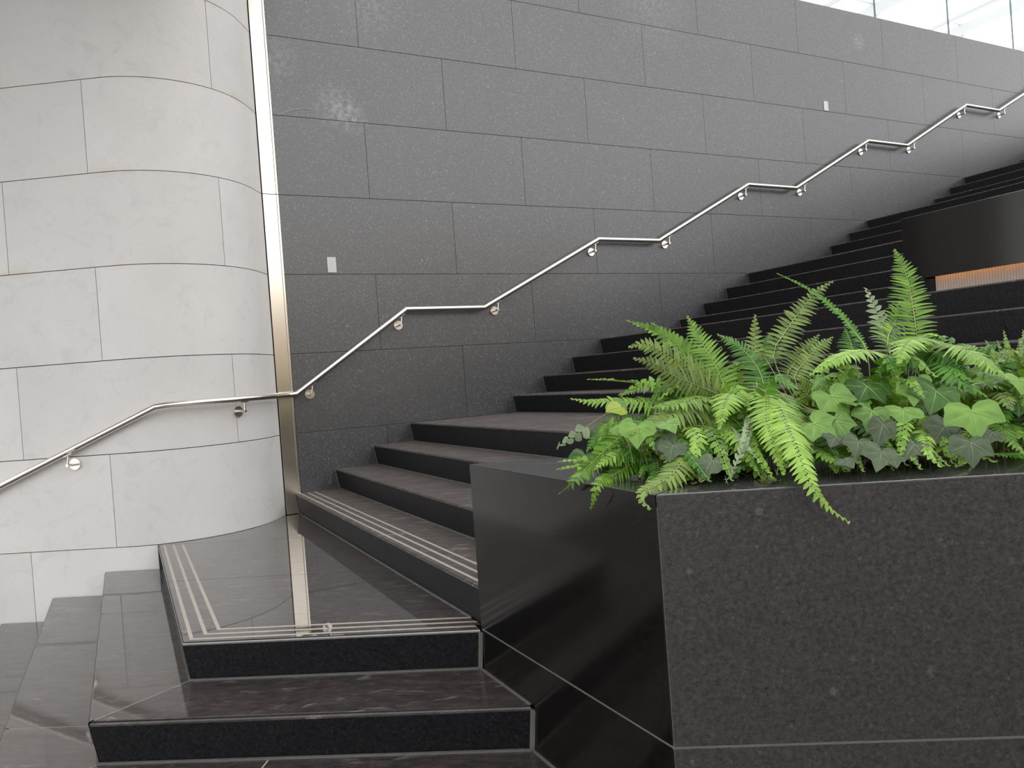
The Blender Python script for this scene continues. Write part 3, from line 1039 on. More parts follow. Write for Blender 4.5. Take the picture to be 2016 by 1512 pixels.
FRONDS = [
    (0, 'fern', 0.0412, 34, 'curl', 0.3, ((0.479, -4.187, 0.788), (0.465, -4.143, 0.85), (0.426, -4.059, 0.945), (0.363, -3.997, 1.019), (0.291, -3.928, 1.072))),
    (0, 'fern', 0.0387, 30, 'curl', 0.3, ((0.472, -4.182, 0.798), (0.474, -4.066, 0.923), (0.434, -3.982, 1.004), (0.395, -3.922, 1.061))),
    (0, 'fern', 0.0533, 34, 'flat', 0.15, ((0.464, -4.177, 0.79), (0.467, -4.144, 0.878), (0.45, -4.098, 0.975), (0.44, -4.045, 1.069))),
    (0, 'fern_deep', 0.0534, 32, 'flat', 0.5, ((0.555, -4.234, 0.8), (0.582, -4.192, 0.883), (0.561, -4.143, 0.957), (0.516, -4.092, 1.005))),
    (0, 'fern_olive', 0.0536, 32, 'flat', 0.2, ((0.45, -4.169, 0.818), (0.331, -4.165, 0.899), (0.253, -4.164, 0.948), (0.187, -4.146, 0.985), (0.144, -4.131, 0.977))),
    (0, 'fern_olive', 0.0532, 32, 'flat', 0.2, ((0.453, -4.17, 0.8), (0.334, -4.191, 0.853), (0.255, -4.188, 0.885), (0.184, -4.18, 0.929), (0.141, -4.153, 0.944))),
    (0, 'fern', 0.0201, 34, 'curl', 0.8, ((0.385, -4.128, 0.819), (0.298, -4.074, 0.853), (0.253, -4.046, 0.867), (0.176, -3.998, 0.883), (0.108, -3.956, 0.893))),
    (0, 'fern', 0.0399, 22, 'flat', 0.8, ((0.347, -4.105, 0.832), (0.271, -4.081, 0.858), (0.215, -4.057, 0.855), (0.167, -4.04, 0.836))),
    (0, 'fern', 0.0425, 32, 'flat', 0.6, ((0.345, -4.103, 0.8), (0.257, -4.107, 0.809), (0.132, -4.053, 0.824), (0.076, -4.018, 0.828), (0.023, -3.985, 0.84))),
    (0, 'fern_bright', 0.0511, 32, 'flat', 0.6, ((0.496, -4.197, 0.824), (0.364, -4.292, 0.823), (0.277, -4.355, 0.788), (0.231, -4.386, 0.74))),
    (0, 'fern_bright', 0.0544, 44, 'flat', 0.45, ((0.534, -4.221, 0.82), (0.429, -4.367, 0.813), (0.337, -4.451, 0.759), (0.287, -4.515, 0.7), (0.261, -4.569, 0.631))),
    (0, 'fern_bright', 0.0511, 56, 'flat', 0.45, ((0.549, -4.23, 0.819), (0.429, -4.391, 0.8), (0.342, -4.514, 0.736), (0.276, -4.602, 0.686), (0.228, -4.679, 0.616), (0.249, -4.703, 0.567), (0.294, -4.72, 0.528))),
    (0, 'fern', 0.044, 34, 'flat', 0.45, ((0.575, -4.247, 0.817), (0.494, -4.373, 0.799), (0.415, -4.477, 0.741), (0.383, -4.527, 0.702), (0.369, -4.566, 0.674))),
    (0, 'fern_olive', 0.041, 24, 'flat', 0.1, ((0.536, -4.222, 0.82), (0.581, -4.179, 0.874), (0.613, -4.152, 0.978), (0.633, -4.141, 1.059))),
    (0, 'fern', 0.0464, 28, 'flat', 0.55, ((0.449, -4.168, 0.8), (0.337, -4.216, 0.813), (0.206, -4.252, 0.81), (0.111, -4.252, 0.806))),
    (0, 'fern_olive', 0.057, 32, 'flat', 0.5, ((0.441, -4.163, 0.792), (0.239, -4.249, 0.791), (0.13, -4.264, 0.771), (0.03, -4.26, 0.742))),
    (0, 'fern_deep', 0.0446, 26, 'flat', 0.5, ((0.447, -4.167, 0.764), (0.282, -4.3, 0.728), (0.181, -4.378, 0.685), (0.129, -4.393, 0.648))),
    (0, 'fern', 0.0277, 24, 'flat', 0.5, ((0.422, -4.21, 0.748), (0.275, -4.354, 0.731), (0.242, -4.393, 0.699), (0.231, -4.409, 0.671))),
    (0, 'fern_deep', 0.0418, 26, 'flat', 0.5, ((0.434, -4.217, 0.747), (0.355, -4.345, 0.723), (0.313, -4.413, 0.692), (0.292, -4.447, 0.661))),
    (0, 'fern_olive', 0.0408, 24, 'flat', 0.5, ((0.471, -4.182, 0.661), (0.292, -4.424, 0.643), (0.279, -4.486, 0.618), (0.28, -4.534, 0.608))),
    (1, 'fern_silver', 0.0366, 14, 'tipped', 0.3, ((0.241, -4.097, 0.79), (0.18, -4.06, 0.799), (0.122, -4.023, 0.786), (0.078, -3.996, 0.757), (0.03, -3.966, 0.721), (-0.01, -3.941, 0.695))),
    (1, 'fern_bright', 0.0239, 18, 'curl', 0.7, ((0.144, -4.096, 0.683), (0.075, -4.053, 0.657), (0.022, -4.02, 0.656), (-0.034, -3.985, 0.658))),
    (1, 'fern_bright', 0.0234, 18, 'curl', 0.7, ((0.114, -4.136, 0.675), (0.047, -4.094, 0.654), (-0.005, -4.062, 0.645), (-0.065, -4.025, 0.642))),
    (1, 'fern', 0.0431, 40, 'flat', 0.5, ((0.223, -4.145, 0.756), (0.114, -4.159, 0.745), (0.028, -4.142, 0.693), (-0.02, -4.108, 0.641), (-0.075, -4.129, 0.616), (-0.085, -4.063, 0.577))),
    (1, 'fern', 0.0249, 22, 'flat', 0.3, ((0.134, -4.149, 0.652), (0.053, -4.157, 0.628), (-0.06, -4.231, 0.617), (-0.075, -4.234, 0.587), (-0.07, -4.2, 0.548))),
    (1, 'fern', 0.0397, 26, 'flat', 0.6, ((0.172, -4.172, 0.666), (0.101, -4.187, 0.654), (0.036, -4.182, 0.632), (-0.019, -4.171, 0.611))),
    (1, 'fern_olive', 0.0467, 46, 'flat', 0.5, ((0.348, -4.223, 0.764), (0.254, -4.282, 0.731), (0.141, -4.353, 0.68), (0.058, -4.396, 0.644), (-0.005, -4.403, 0.621), (-0.07, -4.431, 0.617), (-0.085, -4.454, 0.598), (-0.08, -4.478, 0.584))),
    (1, 'fern_deep', 0.0391, 24, 'flat', 0.4, ((0.185, -4.122, 0.755), (0.123, -4.059, 0.759), (0.089, -4.026, 0.73), (0.055, -4.005, 0.679))),
    (1, 'fern', 0.0454, 26, 'flat', 0.6, ((0.182, -4.178, 0.722), (0.121, -4.2, 0.699), (0.066, -4.188, 0.679), (0.004, -4.173, 0.656))),
    (1, 'fern_bright', 0.0282, 20, 'flat', 0.5, ((0.151, -4.159, 0.694), (0.059, -4.184, 0.688), (0.004, -4.174, 0.668), (-0.027, -4.166, 0.646))),
    (1, 'fern_deep', 0.0207, 14, 'flat', 0.4, ((0.171, -4.171, 0.649), (0.095, -4.242, 0.65), (0.054, -4.275, 0.641), (0.034, -4.287, 0.628))),
    (1, 'fern_bright', 0.0341, 22, 'flat', 0.6, ((0.225, -4.264, 0.653), (0.086, -4.366, 0.632), (0.034, -4.393, 0.618), (-0.023, -4.398, 0.611))),
    (1, 'fern_bright', 0.0187, 12, 'flat', 0.6, ((0.252, -4.281, 0.638), (0.158, -4.364, 0.631), (0.118, -4.386, 0.622), (0.089, -4.391, 0.624))),
    (2, 'fern', 0.0627, 40, 'flat', 0.05, ((0.985, -4.443, 0.901), (0.992, -4.436, 0.956), (1.021, -4.407, 1.06), (1.038, -4.382, 1.148), (1.039, -4.347, 1.232))),
    (2, 'fern_silver', 0.0374, 18, 'flat', 0.1, ((0.87, -4.431, 0.907), (0.927, -4.371, 0.973), (0.927, -4.348, 1.051), (0.921, -4.321, 1.116))),
    (2, 'fern', 0.0598, 26, 'flat', 0.2, ((0.865, -4.427, 0.935), (0.97, -4.375, 0.99), (1.027, -4.363, 1.037), (1.092, -4.357, 1.08))),
    (2, 'fern_deep', 0.0144, 44, 'curl', 0.4, ((0.815, -4.396, 0.912), (0.856, -4.327, 0.975), (0.854, -4.279, 1.037), (0.834, -4.22, 1.101), (0.801, -4.175, 1.148), (0.758, -4.125, 1.191))),
    (2, 'fern_olive', 0.045, 30, 'flat', 0.25, ((0.621, -4.216, 0.915), (0.691, -4.201, 0.992), (0.769, -4.202, 1.062), (0.843, -4.202, 1.118), (0.906, -4.217, 1.151))),
    (2, 'fern_olive', 0.0448, 24, 'flat', 0.3, ((0.652, -4.236, 0.847), (0.708, -4.212, 0.891), (0.769, -4.203, 0.932), (0.843, -4.202, 0.982))),
    (2, 'fern_olive', 0.0447, 24, 'flat', 0.3, ((0.671, -4.247, 0.845), (0.736, -4.229, 0.894), (0.801, -4.222, 0.934), (0.879, -4.224, 0.971))),
    (2, 'fern_deep', 0.0403, 20, 'flat', 0.4, ((0.785, -4.377, 0.897), (0.821, -4.341, 0.929), (0.84, -4.317, 0.963), (0.846, -4.298, 0.992))),
    (2, 'fern_bright', 0.0422, 34, 'flat', 0.7, ((0.866, -4.428, 0.899), (0.714, -4.475, 0.917), (0.592, -4.493, 0.909), (0.506, -4.498, 0.887), (0.459, -4.492, 0.863))),
    (2, 'fern_bright', 0.0589, 36, 'flat', 0.7, ((0.971, -4.493, 0.93), (0.831, -4.547, 0.944), (0.713, -4.592, 0.925), (0.627, -4.632, 0.879))),
    (2, 'fern_bright', 0.0553, 40, 'flat', 0.7, ((0.963, -4.488, 0.917), (0.902, -4.592, 0.917), (0.879, -4.672, 0.888), (0.858, -4.729, 0.853), (0.858, -4.776, 0.814))),
    (2, 'fern_deep', 0.0474, 30, 'flat', 0.5, ((0.969, -4.492, 0.899), (0.858, -4.599, 0.868), (0.817, -4.657, 0.827), (0.825, -4.732, 0.777))),
    (2, 'fern_bright', 0.0159, 16, 'curl', 0.8, ((0.927, -4.466, 0.938), (0.885, -4.534, 0.948), (0.876, -4.575, 0.944), (0.882, -4.603, 0.939))),
    (2, 'fern', 0.0346, 30, 'flat', 0.4, ((0.866, -4.487, 0.781), (0.65, -4.623, 0.744), (0.572, -4.669, 0.702), (0.508, -4.7, 0.638))),
    (2, 'fern_bright', 0.0363, 30, 'flat', 0.5, ((0.855, -4.539, 0.738), (0.656, -4.674, 0.693), (0.568, -4.737, 0.656), (0.555, -4.776, 0.628))),
    (2, 'fern_olive', 0.0487, 20, 'flat', 0.3, ((0.586, -4.371, 0.751), (0.554, -4.398, 0.793), (0.529, -4.407, 0.829), (0.524, -4.403, 0.859))),
    (2, 'fern_olive', 0.0357, 22, 'flat', 0.6, ((0.558, -4.354, 0.771), (0.5, -4.459, 0.768), (0.471, -4.512, 0.754), (0.459, -4.551, 0.736))),
    (2, 'fern_olive', 0.0325, 26, 'flat', 0.5, ((0.542, -4.344, 0.794), (0.435, -4.454, 0.761), (0.396, -4.512, 0.726), (0.374, -4.557, 0.691))),
    (2, 'fern', 0.0318, 28, 'flat', 0.5, ((0.556, -4.353, 0.728), (0.431, -4.51, 0.679), (0.401, -4.586, 0.655), (0.387, -4.648, 0.635))),
    (2, 'fern_olive', 0.0182, 16, 'flat', 0.4, ((0.916, -4.636, 0.691), (0.759, -4.714, 0.673), (0.666, -4.751, 0.65), (0.637, -4.757, 0.631))),
    (2, 'fern_bright', 0.0114, 8, 'flat', 0.5, ((0.804, -4.684, 0.627), (0.693, -4.744, 0.628), (0.646, -4.762, 0.621), (0.617, -4.767, 0.621))),
    (2, 'fern_deep', 0.0521, 24, 'flat', 0.5, ((0.976, -4.496, 0.898), (0.86, -4.519, 0.894), (0.775, -4.512, 0.877), (0.697, -4.511, 0.856))),
    (2, 'fern_deep', 0.0513, 26, 'flat', 0.5, ((0.951, -4.481, 0.9), (0.885, -4.557, 0.899), (0.869, -4.618, 0.879), (0.865, -4.663, 0.819))),
    (2, 'fern_deep', 0.0478, 20, 'flat', 0.5, ((0.609, -4.209, 0.897), (0.636, -4.166, 0.926), (0.66, -4.158, 0.964), (0.681, -4.148, 0.993))),
    (3, 'fern', 0.039, 30, 'flat', 0.5, ((0.951, -4.658, 0.722), (0.843, -4.744, 0.705), (0.787, -4.803, 0.673), (0.758, -4.856, 0.638))),
    (3, 'fern', 0.0397, 26, 'flat', 0.5, ((1.026, -4.645, 0.698), (0.898, -4.742, 0.695), (0.849, -4.794, 0.678), (0.815, -4.844, 0.668))),
    (3, 'fern_deep', 0.0232, 24, 'flat', 0.6, ((0.995, -4.744, 0.613), (0.863, -4.78, 0.626), (0.773, -4.794, 0.635), (0.704, -4.798, 0.645))),
    (3, 'fern', 0.0495, 26, 'flat', 0.6, ((1.175, -4.62, 0.836), (1.197, -4.575, 0.864), (1.211, -4.525, 0.884), (1.231, -4.42, 0.919))),
    (3, 'fern_bright', 0.0467, 26, 'flat', 0.6, ((1.199, -4.635, 0.816), (1.279, -4.568, 0.841), (1.286, -4.525, 0.862), (1.28, -4.474, 0.874))),
    (3, 'fern_bright', 0.0336, 22, 'flat', 0.6, ((1.125, -4.589, 0.778), (0.972, -4.659, 0.8), (0.891, -4.679, 0.805), (0.823, -4.684, 0.801))),
    (3, 'fern_deep', 0.0409, 24, 'flat', 0.6, ((1.16, -4.611, 0.757), (0.944, -4.712, 0.748), (0.857, -4.752, 0.719), (0.811, -4.783, 0.682))),
    (3, 'fern', 0.045, 26, 'flat', 0.5, ((1.179, -4.623, 0.778), (1.094, -4.688, 0.803), (1.031, -4.743, 0.781), (1.014, -4.78, 0.742))),
    (4, 'fern_silver', 0.0119, 22, 'round', 0.3, ((0.407, -4.319, 0.76), (0.292, -4.424, 0.731), (0.236, -4.459, 0.695), (0.189, -4.477, 0.655), (0.14, -4.494, 0.619))),
    (4, 'fern_silver', 0.0106, 18, 'round', 0.3, ((0.324, -4.326, 0.733), (0.273, -4.412, 0.713), (0.251, -4.469, 0.686), (0.25, -4.492, 0.666))),
    (5, 'fern', 0.0167, 20, 'round', 0.35, ((1.159, -4.61, 0.788), (1.207, -4.582, 0.858), (1.244, -4.546, 0.949))),
    (5, 'fern', 0.0167, 20, 'round', 0.35, ((1.172, -4.619, 0.787), (1.23, -4.596, 0.846), (1.282, -4.569, 0.922))),
    (5, 'fern_silver', 0.0168, 20, 'round', 0.35, ((1.149, -4.604, 0.789), (1.188, -4.57, 0.838), (1.212, -4.525, 0.903))),
    (5, 'fern', 0.0167, 20, 'round', 0.35, ((1.184, -4.626, 0.786), (1.251, -4.609, 0.849), (1.318, -4.592, 0.93))),
    (5, 'fern', 0.0167, 20, 'round', 0.35, ((1.165, -4.614, 0.788), (1.217, -4.588, 0.834), (1.26, -4.555, 0.894))),
    (5, 'fern', 0.0167, 20, 'round', 0.35, ((1.182, -4.624, 0.786), (1.246, -4.606, 0.829), (1.308, -4.585, 0.885))),
    (5, 'fern', 0.0168, 20, 'round', 0.35, ((1.155, -4.608, 0.788), (1.198, -4.576, 0.821), (1.228, -4.536, 0.864))),
    (5, 'fern', 0.0168, 20, 'round', 0.35, ((1.137, -4.596, 0.79), (1.165, -4.555, 0.824), (1.172, -4.501, 0.869))),
    (5, 'fern', 0.0168, 20, 'round', 0.35, ((1.144, -4.601, 0.789), (1.18, -4.564, 0.847), (1.198, -4.517, 0.923))),
    (5, 'fern', 0.0167, 20, 'round', 0.35, ((1.162, -4.612, 0.788), (1.211, -4.584, 0.845), (1.25, -4.549, 0.918))),
    (5, 'fern_silver', 0.0167, 20, 'round', 0.35, ((1.175, -4.621, 0.787), (1.236, -4.6, 0.857), (1.293, -4.576, 0.946))),
    (5, 'fern_silver', 0.0167, 20, 'round', 0.35, ((1.179, -4.623, 0.786), (1.242, -4.603, 0.838), (1.301, -4.581, 0.904))),
    (5, 'fern_silver', 0.0167, 20, 'round', 0.35, ((1.187, -4.628, 0.786), (1.254, -4.611, 0.824), (1.322, -4.594, 0.874))),
    (5, 'fern', 0.0168, 20, 'round', 0.35, ((1.154, -4.607, 0.789), (1.198, -4.576, 0.846), (1.227, -4.535, 0.92))),
    (5, 'fern', 0.0167, 20, 'round', 0.35, ((1.169, -4.617, 0.787), (1.223, -4.592, 0.823), (1.27, -4.562, 0.87))),
    (5, 'fern_silver', 0.0168, 20, 'round', 0.35, ((1.142, -4.6, 0.79), (1.174, -4.561, 0.831), (1.188, -4.511, 0.886))),
]
IVY = [
    (0, 'ivy', (0.063, -4.257, 0.757), (0.036, -4.282, 0.71), 0.0491, 3),
    (0, 'ivy_y', (0.073, -4.169, 0.811), (0.021, -4.178, 0.807), 0.0284, 1),
    (0, 'ivy', (0.04, -4.207, 0.766), (0.039, -4.248, 0.751), 0.0361, 1),
    (0, 'ivy', (0.102, -4.27, 0.745), (0.076, -4.295, 0.718), 0.0274, 3),
    (0, 'ivy', (0.128, -4.298, 0.764), (0.125, -4.337, 0.743), 0.0354, 3),
    (0, 'ivy_grey', (0.119, -4.292, 0.732), (0.08, -4.309, 0.694), 0.0354, 3),
    (0, 'ivy_grey', (0.113, -4.335, 0.706), (0.082, -4.357, 0.671), 0.0374, 3),
    (0, 'ivy', (0.069, -4.143, 0.817), (0.077, -4.19, 0.791), 0.0287, 1),
    (1, 'ivy_deep', (0.639, -4.522, 0.82), (0.593, -4.534, 0.787), 0.0581, 5),
    (1, 'ivy', (0.51, -4.512, 0.803), (0.517, -4.558, 0.743), 0.0594, 5),
    (1, 'ivy', (0.562, -4.592, 0.759), (0.522, -4.608, 0.716), 0.0448, 5),
    (1, 'ivy_deep', (0.711, -4.508, 0.822), (0.713, -4.55, 0.787), 0.0368, 3),
    (1, 'ivy', (0.467, -4.557, 0.74), (0.466, -4.597, 0.694), 0.0446, 5),
    (1, 'ivy', (0.414, -4.535, 0.74), (0.432, -4.588, 0.71), 0.0497, 5),
    (1, 'ivy', (0.535, -4.552, 0.785), (0.517, -4.582, 0.78), 0.0294, 3),
    (1, 'ivy_grey', (0.463, -4.624, 0.692), (0.425, -4.642, 0.659), 0.0355, 5),
    (1, 'ivy_grey', (0.465, -4.685, 0.669), (0.425, -4.701, 0.63), 0.042, 5),
    (1, 'ivy_grey', (0.531, -4.644, 0.728), (0.486, -4.657, 0.676), 0.0332, 3),
    (1, 'ivy_grey', (0.433, -4.582, 0.705), (0.394, -4.599, 0.687), 0.0308, 3),
    (1, 'ivy_grey', (0.4, -4.632, 0.654), (0.388, -4.666, 0.64), 0.0274, 3),
    (2, 'ivy', (0.628, -4.633, 0.758), (0.597, -4.655, 0.728), 0.0499, 3),
    (2, 'ivy_deep', (0.745, -4.647, 0.796), (0.7, -4.66, 0.742), 0.0644, 5),
    (2, 'ivy', (0.702, -4.609, 0.808), (0.678, -4.635, 0.769), 0.0432, 5),
    (2, 'ivy', (0.696, -4.77, 0.749), (0.674, -4.797, 0.685), 0.0652, 5),
    (2, 'ivy_grey', (0.695, -4.698, 0.71), (0.637, -4.703, 0.673), 0.0441, 5),
    (2, 'ivy_grey', (0.651, -4.789, 0.676), (0.624, -4.813, 0.626), 0.0492, 5),
    (2, 'ivy', (0.756, -4.595, 0.833), (0.739, -4.626, 0.805), 0.0303, 3),
    (2, 'ivy_grey', (0.576, -4.695, 0.676), (0.525, -4.704, 0.648), 0.0379, 3),
    (2, 'ivy_grey', (0.485, -4.697, 0.652), (0.465, -4.726, 0.638), 0.0296, 3),
    (2, 'ivy_deep', (0.758, -4.596, 0.755), (0.741, -4.627, 0.724), 0.0358, 3),
    (3, 'ivy', (0.876, -4.74, 0.824), (0.862, -4.773, 0.804), 0.0451, 3),
    (3, 'ivy', (0.895, -4.776, 0.814), (0.866, -4.799, 0.782), 0.0393, 3),
    (3, 'ivy', (0.889, -4.701, 0.825), (0.86, -4.725, 0.798), 0.0298, 3),
    (3, 'ivy_grey', (0.752, -4.781, 0.691), (0.71, -4.796, 0.67), 0.0303, 3),
    (3, 'ivy_deep', (0.947, -4.738, 0.755), (0.917, -4.76, 0.722), 0.0405, 3),
    (0, 'ivy_grey', (0.156, -4.433, 0.667), (0.108, -4.444, 0.628), 0.0309, 3),
    (1, 'ivy_grey', (0.224, -4.428, 0.64), (0.174, -4.439, 0.654), 0.0315, 3),
]


# ------------------------------------------------------------------ plants
VIEW = Vector((-.47, -.87, .15))             # the open, lit side of the planter towards which the plants turn


def catmull(pts, n):
    pts = [Vector(p) for p in pts]
    ext = [pts[0] * 2 - pts[1]] + pts + [pts[-1] * 2 - pts[-2]]
    raw = []
    for i in range(1, len(ext) - 2):
        p0, p1, p2, p3 = ext[i - 1:i + 3]
        for k in range(12):
            t = k / 12
            raw.append(.5 * ((2 * p1) + (p2 - p0) * t + (2 * p0 - 5 * p1 + 4 * p2 - p3) * t * t + (3 * p1 - p0 - 3 * p2 + p3) * t ** 3))
    raw.append(pts[-1])
    acc = [0]
    for a, b in zip(raw, raw[1:]):
        acc.append(acc[-1] + (b - a).length)
    out = []
    j = 0
    for i in range(n + 1):
        s = acc[-1] * i / n
        while j < len(acc) - 2 and acc[j + 1] < s:
            j += 1
        f = (s - acc[j]) / max(1e-9, acc[j + 1] - acc[j])
        out.append(raw[j].lerp(raw[j + 1], min(1, f)))
    return out, acc[-1]


def frond(parent, mat, hw, pairs, style, upw, pts, root, rs):
    n = max(6, int(pairs * (.82 if style in ('flat', 'tipped') else .8)))
    hw *= 1.22
    line, length = catmull(pts, n)
    bm = bmesh.new()
    lay = bm.verts.layers.float.new('tone')
    N0 = Vector((0, 0, 1)) * upw + VIEW * (1 - upw)
    N0 += Vector((rs.uniform(-.12, .12), rs.uniform(-.12, .12), 0))
    sp = length / n
    for i in range(0, n):
        t = (i + .5) / n
        if style == 'tipped' and t < .60:
            continue
        p = line[i].lerp(line[i + 1], .5)
        T = (line[i + 1] - line[i]).normalized()
        N = (N0 - T * N0.dot(T))
        if N.length < .15:
            N = Vector((0, 0, 1)) - T * T.z
        N.normalize()
        S = T.cross(N).normalized()
        if t < .28:
            pr = .62 + .38 * math.sin(t / .28 * math.pi / 2)
        else:
            pr = 1 - ((t - .28) / .72) ** 1.9
        ln = max(hw * pr, hw * .10)
        for sd in (-1, 1):
            l = ln * rs.uniform(.88, 1.08)
            phi = math.radians(10 + 28 * t + rs.uniform(-6, 6))
            d = S * sd * math.cos(phi) + T * math.sin(phi)
            nn = N.copy()
            droop = rs.uniform(.05, .30)
            w = sp * .43
            if style == 'curl':
                d = (d + N * rs.uniform(.1, 1.1) * (.5 + .5 * t)).normalized()
                nn = (N - S * sd * rs.uniform(.2, .9)).normalized()
                w = sp * .55
            elif style == 'round':
                w = sp * .52
            q = p + T * sd * sp * .18
            acr = (T - d * T.dot(d))
            acr.normalize()
            nrm = d.cross(acr)
            if nrm.dot(nn) < 0:
                nrm = -nrm
            if style == 'round':
                sta = ((0, .25), (.3, .95), (.65, 1.0), (.9, .6))
            elif style == 'tipped':
                sta = ((0, .55), (.25, .95), (.6, 1.0), (.88, .7))
            else:
                sta = ((0, .42), (.10, 1.0), (.38, .84), (.70, .58), (.9, .26))
            rows = []
            tn = min(1, max(0, rs.gauss(.5, .2)))
            tw = rs.uniform(-.35, .35)
            for u, ww in sta:
                c = q + d * l * u - nrm * (droop * l * u * u) + Vector((0, 0, -.10 * l * u * u))
                ax = (acr * math.cos(tw * u) + nrm * math.sin(tw * u))
                wv = ww * w * (1 + .16 * math.sin(u * 15 + i))
                rows.append((bm.verts.new(c - ax * wv + nrm * wv * .22), bm.verts.new(c), bm.verts.new(c + ax * wv + nrm * wv * .22)))
                for v in rows[-1]:
                    v[lay] = tn - .12 * (v is rows[-1][1])
            tip = bm.verts.new(q + d * l - nrm * droop * l + Vector((0, 0, -.10 * l)))
            tip[lay] = tn + .1
            for a, b in zip(rows, rows[1:]):
                bm.faces.new((a[0], a[1], b[1], b[0]))
                bm.faces.new((a[1], a[2], b[2], b[1]))
            a = rows[-1]
            bm.faces.new((a[0], a[1], tip))
            bm.faces.new((a[1], a[2], tip))
    me = bpy.data.meshes.new('frond')
    bm.to_mesh(me)
    bm.free()
    for f in me.polygons:
        f.use_smooth = True
    o = link('frond', me, parent, mat)
    base = Vector(pts[0])
    r0 = Vector(root)
    mid = r0.lerp(base, .5) + Vector((0, 0, .02))
    stalk, _ = catmull([r0, mid, base] + [Vector(p) for p in pts[1:]], 18)
    bm = bmesh.new()
    prev = None
    for i, p in enumerate(stalk):
        rad = .0021 * (1 - i / 19) + .0006
        a = stalk[min(i + 1, 18)] - stalk[max(i - 1, 0)]
        a.normalize()
        s = a.cross(Vector((.3, .2, 1))).normalized()
        u = s.cross(a)
        ring = [bm.verts.new(p + (s * math.cos(k * 1.5708) + u * math.sin(k * 1.5708)) * rad) for k in range(4)]
        if prev:
            for k in range(4):
                bm.faces.new((prev[k], prev[(k + 1) % 4], ring[(k + 1) % 4], ring[k]))
        prev = ring
    me = bpy.data.meshes.new('stem')
    bm.to_mesh(me)
    bm.free()
    for f in me.polygons:
        f.use_smooth = True
    link('stem', me, o, 'stem_green')
    return o


OUTL = {5: ((0, 1), (11, .78), (24, .60), (40, .62), (55, .78), (70, .68), (90, .58), (112, .60), (132, .58), (152, .40), (170, .18), (180, .05)),
        3: ((0, 1), (13, .78), (30, .60), (50, .66), (70, .66), (95, .58), (120, .54), (145, .42), (168, .18), (180, .05)),
        1: ((0, 1), (14, .78), (30, .62), (50, .52), (80, .45), (115, .40), (150, .28), (180, .05))}


def ivy_leaf(parent, mat, c, t, hw, lobes, root, rs):
    c, t = Vector(c), Vector(t)
    d = t - c
    L = d.length
    d.normalize()
    N = (VIEW * .75 + Vector((rs.uniform(-.25, .25), rs.uniform(-.25, .25), .55)))
    N = (N - d * N.dot(d)).normalized()
    S = d.cross(N).normalized()
    o_ = OUTL[lobes]
    latmax = max(math.sin(math.radians(a)) * r for a, r in o_)
    ks = hw / (latmax * L)
    ks = max(.6, min(1.9, ks)) 
    L *= 1.04
    bm = bmesh.new()
    fold = rs.uniform(.10, .35)
    bend = rs.uniform(.05, .25)

    def pt(a, r):
        x, y = math.cos(math.radians(a)) * r * L, math.sin(math.radians(a)) * r * L * ks
        h = fold * abs(y) - bend * (x * x) / L * .9 - .25 * y * y / (hw + 1e-6)
        h += .05 * L * math.sin(a * .07 + r * 4)
        return c + d * x + S * y + N * h * .8
    angs = [(a, r) for a, r in o_] + [(-a, r) for a, r in reversed(o_) if a not in (0, 180)]
    lay = bm.verts.layers.float.new('tone')
    cen = bm.verts.new(pt(0, 0))
    mids = [bm.verts.new(pt(a, r * .55)) for a, r in angs]
    rim = [bm.verts.new(pt(a, r)) for a, r in angs]
    cen[lay] = .8
    for i, v in enumerate(mids):
        v[lay] = .45 + .2 * math.sin(i * 2.1)
    for v in rim:
        v[lay] = .4
    m = len(angs)
    for i in range(m):
        j = (i + 1) % m
        bm.faces.new((cen, mids[i], mids[j]))
        bm.faces.new((mids[i], rim[i], rim[j], mids[j]))
    for f in bm.faces:
        f.smooth = True
    me = bpy.data.meshes.new('leaf')
    bm.to_mesh(me)
    bm.free()
    o = link('leaf', me, parent, mat)
    # pale veins raised on the blade, petiole down to the vine
    bm = bmesh.new()
    for a, r in ((0, .93), (55, .66), (-55, .66), (122, .45), (-122, .45)):
        if lobes == 1 and a:
            continue
        prev = None
        for k in range(5):
            q = pt(a, r * k / 4) + N * .0008
            nx = pt(a, r * k / 4 + .02) - pt(a, r * k / 4)
            w = nx.cross(N).normalized() * (.0007 * (1 - k / 5) + .0002)
            cur = (bm.verts.new(q - w), bm.verts.new(q + w))
            if prev:
                bm.faces.new((prev[0], prev[1], cur[1], cur[0]))
            prev = cur
    me = bpy.data.meshes.new('vein')
    bm.to_mesh(me)
    bm.free()
    link('vein', me, o, 'vein_grey' if 'grey' in mat else 'vein_green')
    st, _ = catmull([Vector(root), Vector(root).lerp(c, .5) + Vector((0, 0, .03)) - N * .03, c - N * .004], 8)
    from_bm('petiole', tube_bm(st, .0013, 5), o, 'stem_brown')
    return o


M['vein_green'] = plain('vein_green', (.22, .38, .10), .5)
M['vein_grey'] = plain('vein_grey', (.15, .18, .12), .5)
M['ivy_y'] = leaf_mat('ivy_lime', (.34, .46, .05), (.44, .55, .08), .4, .35)

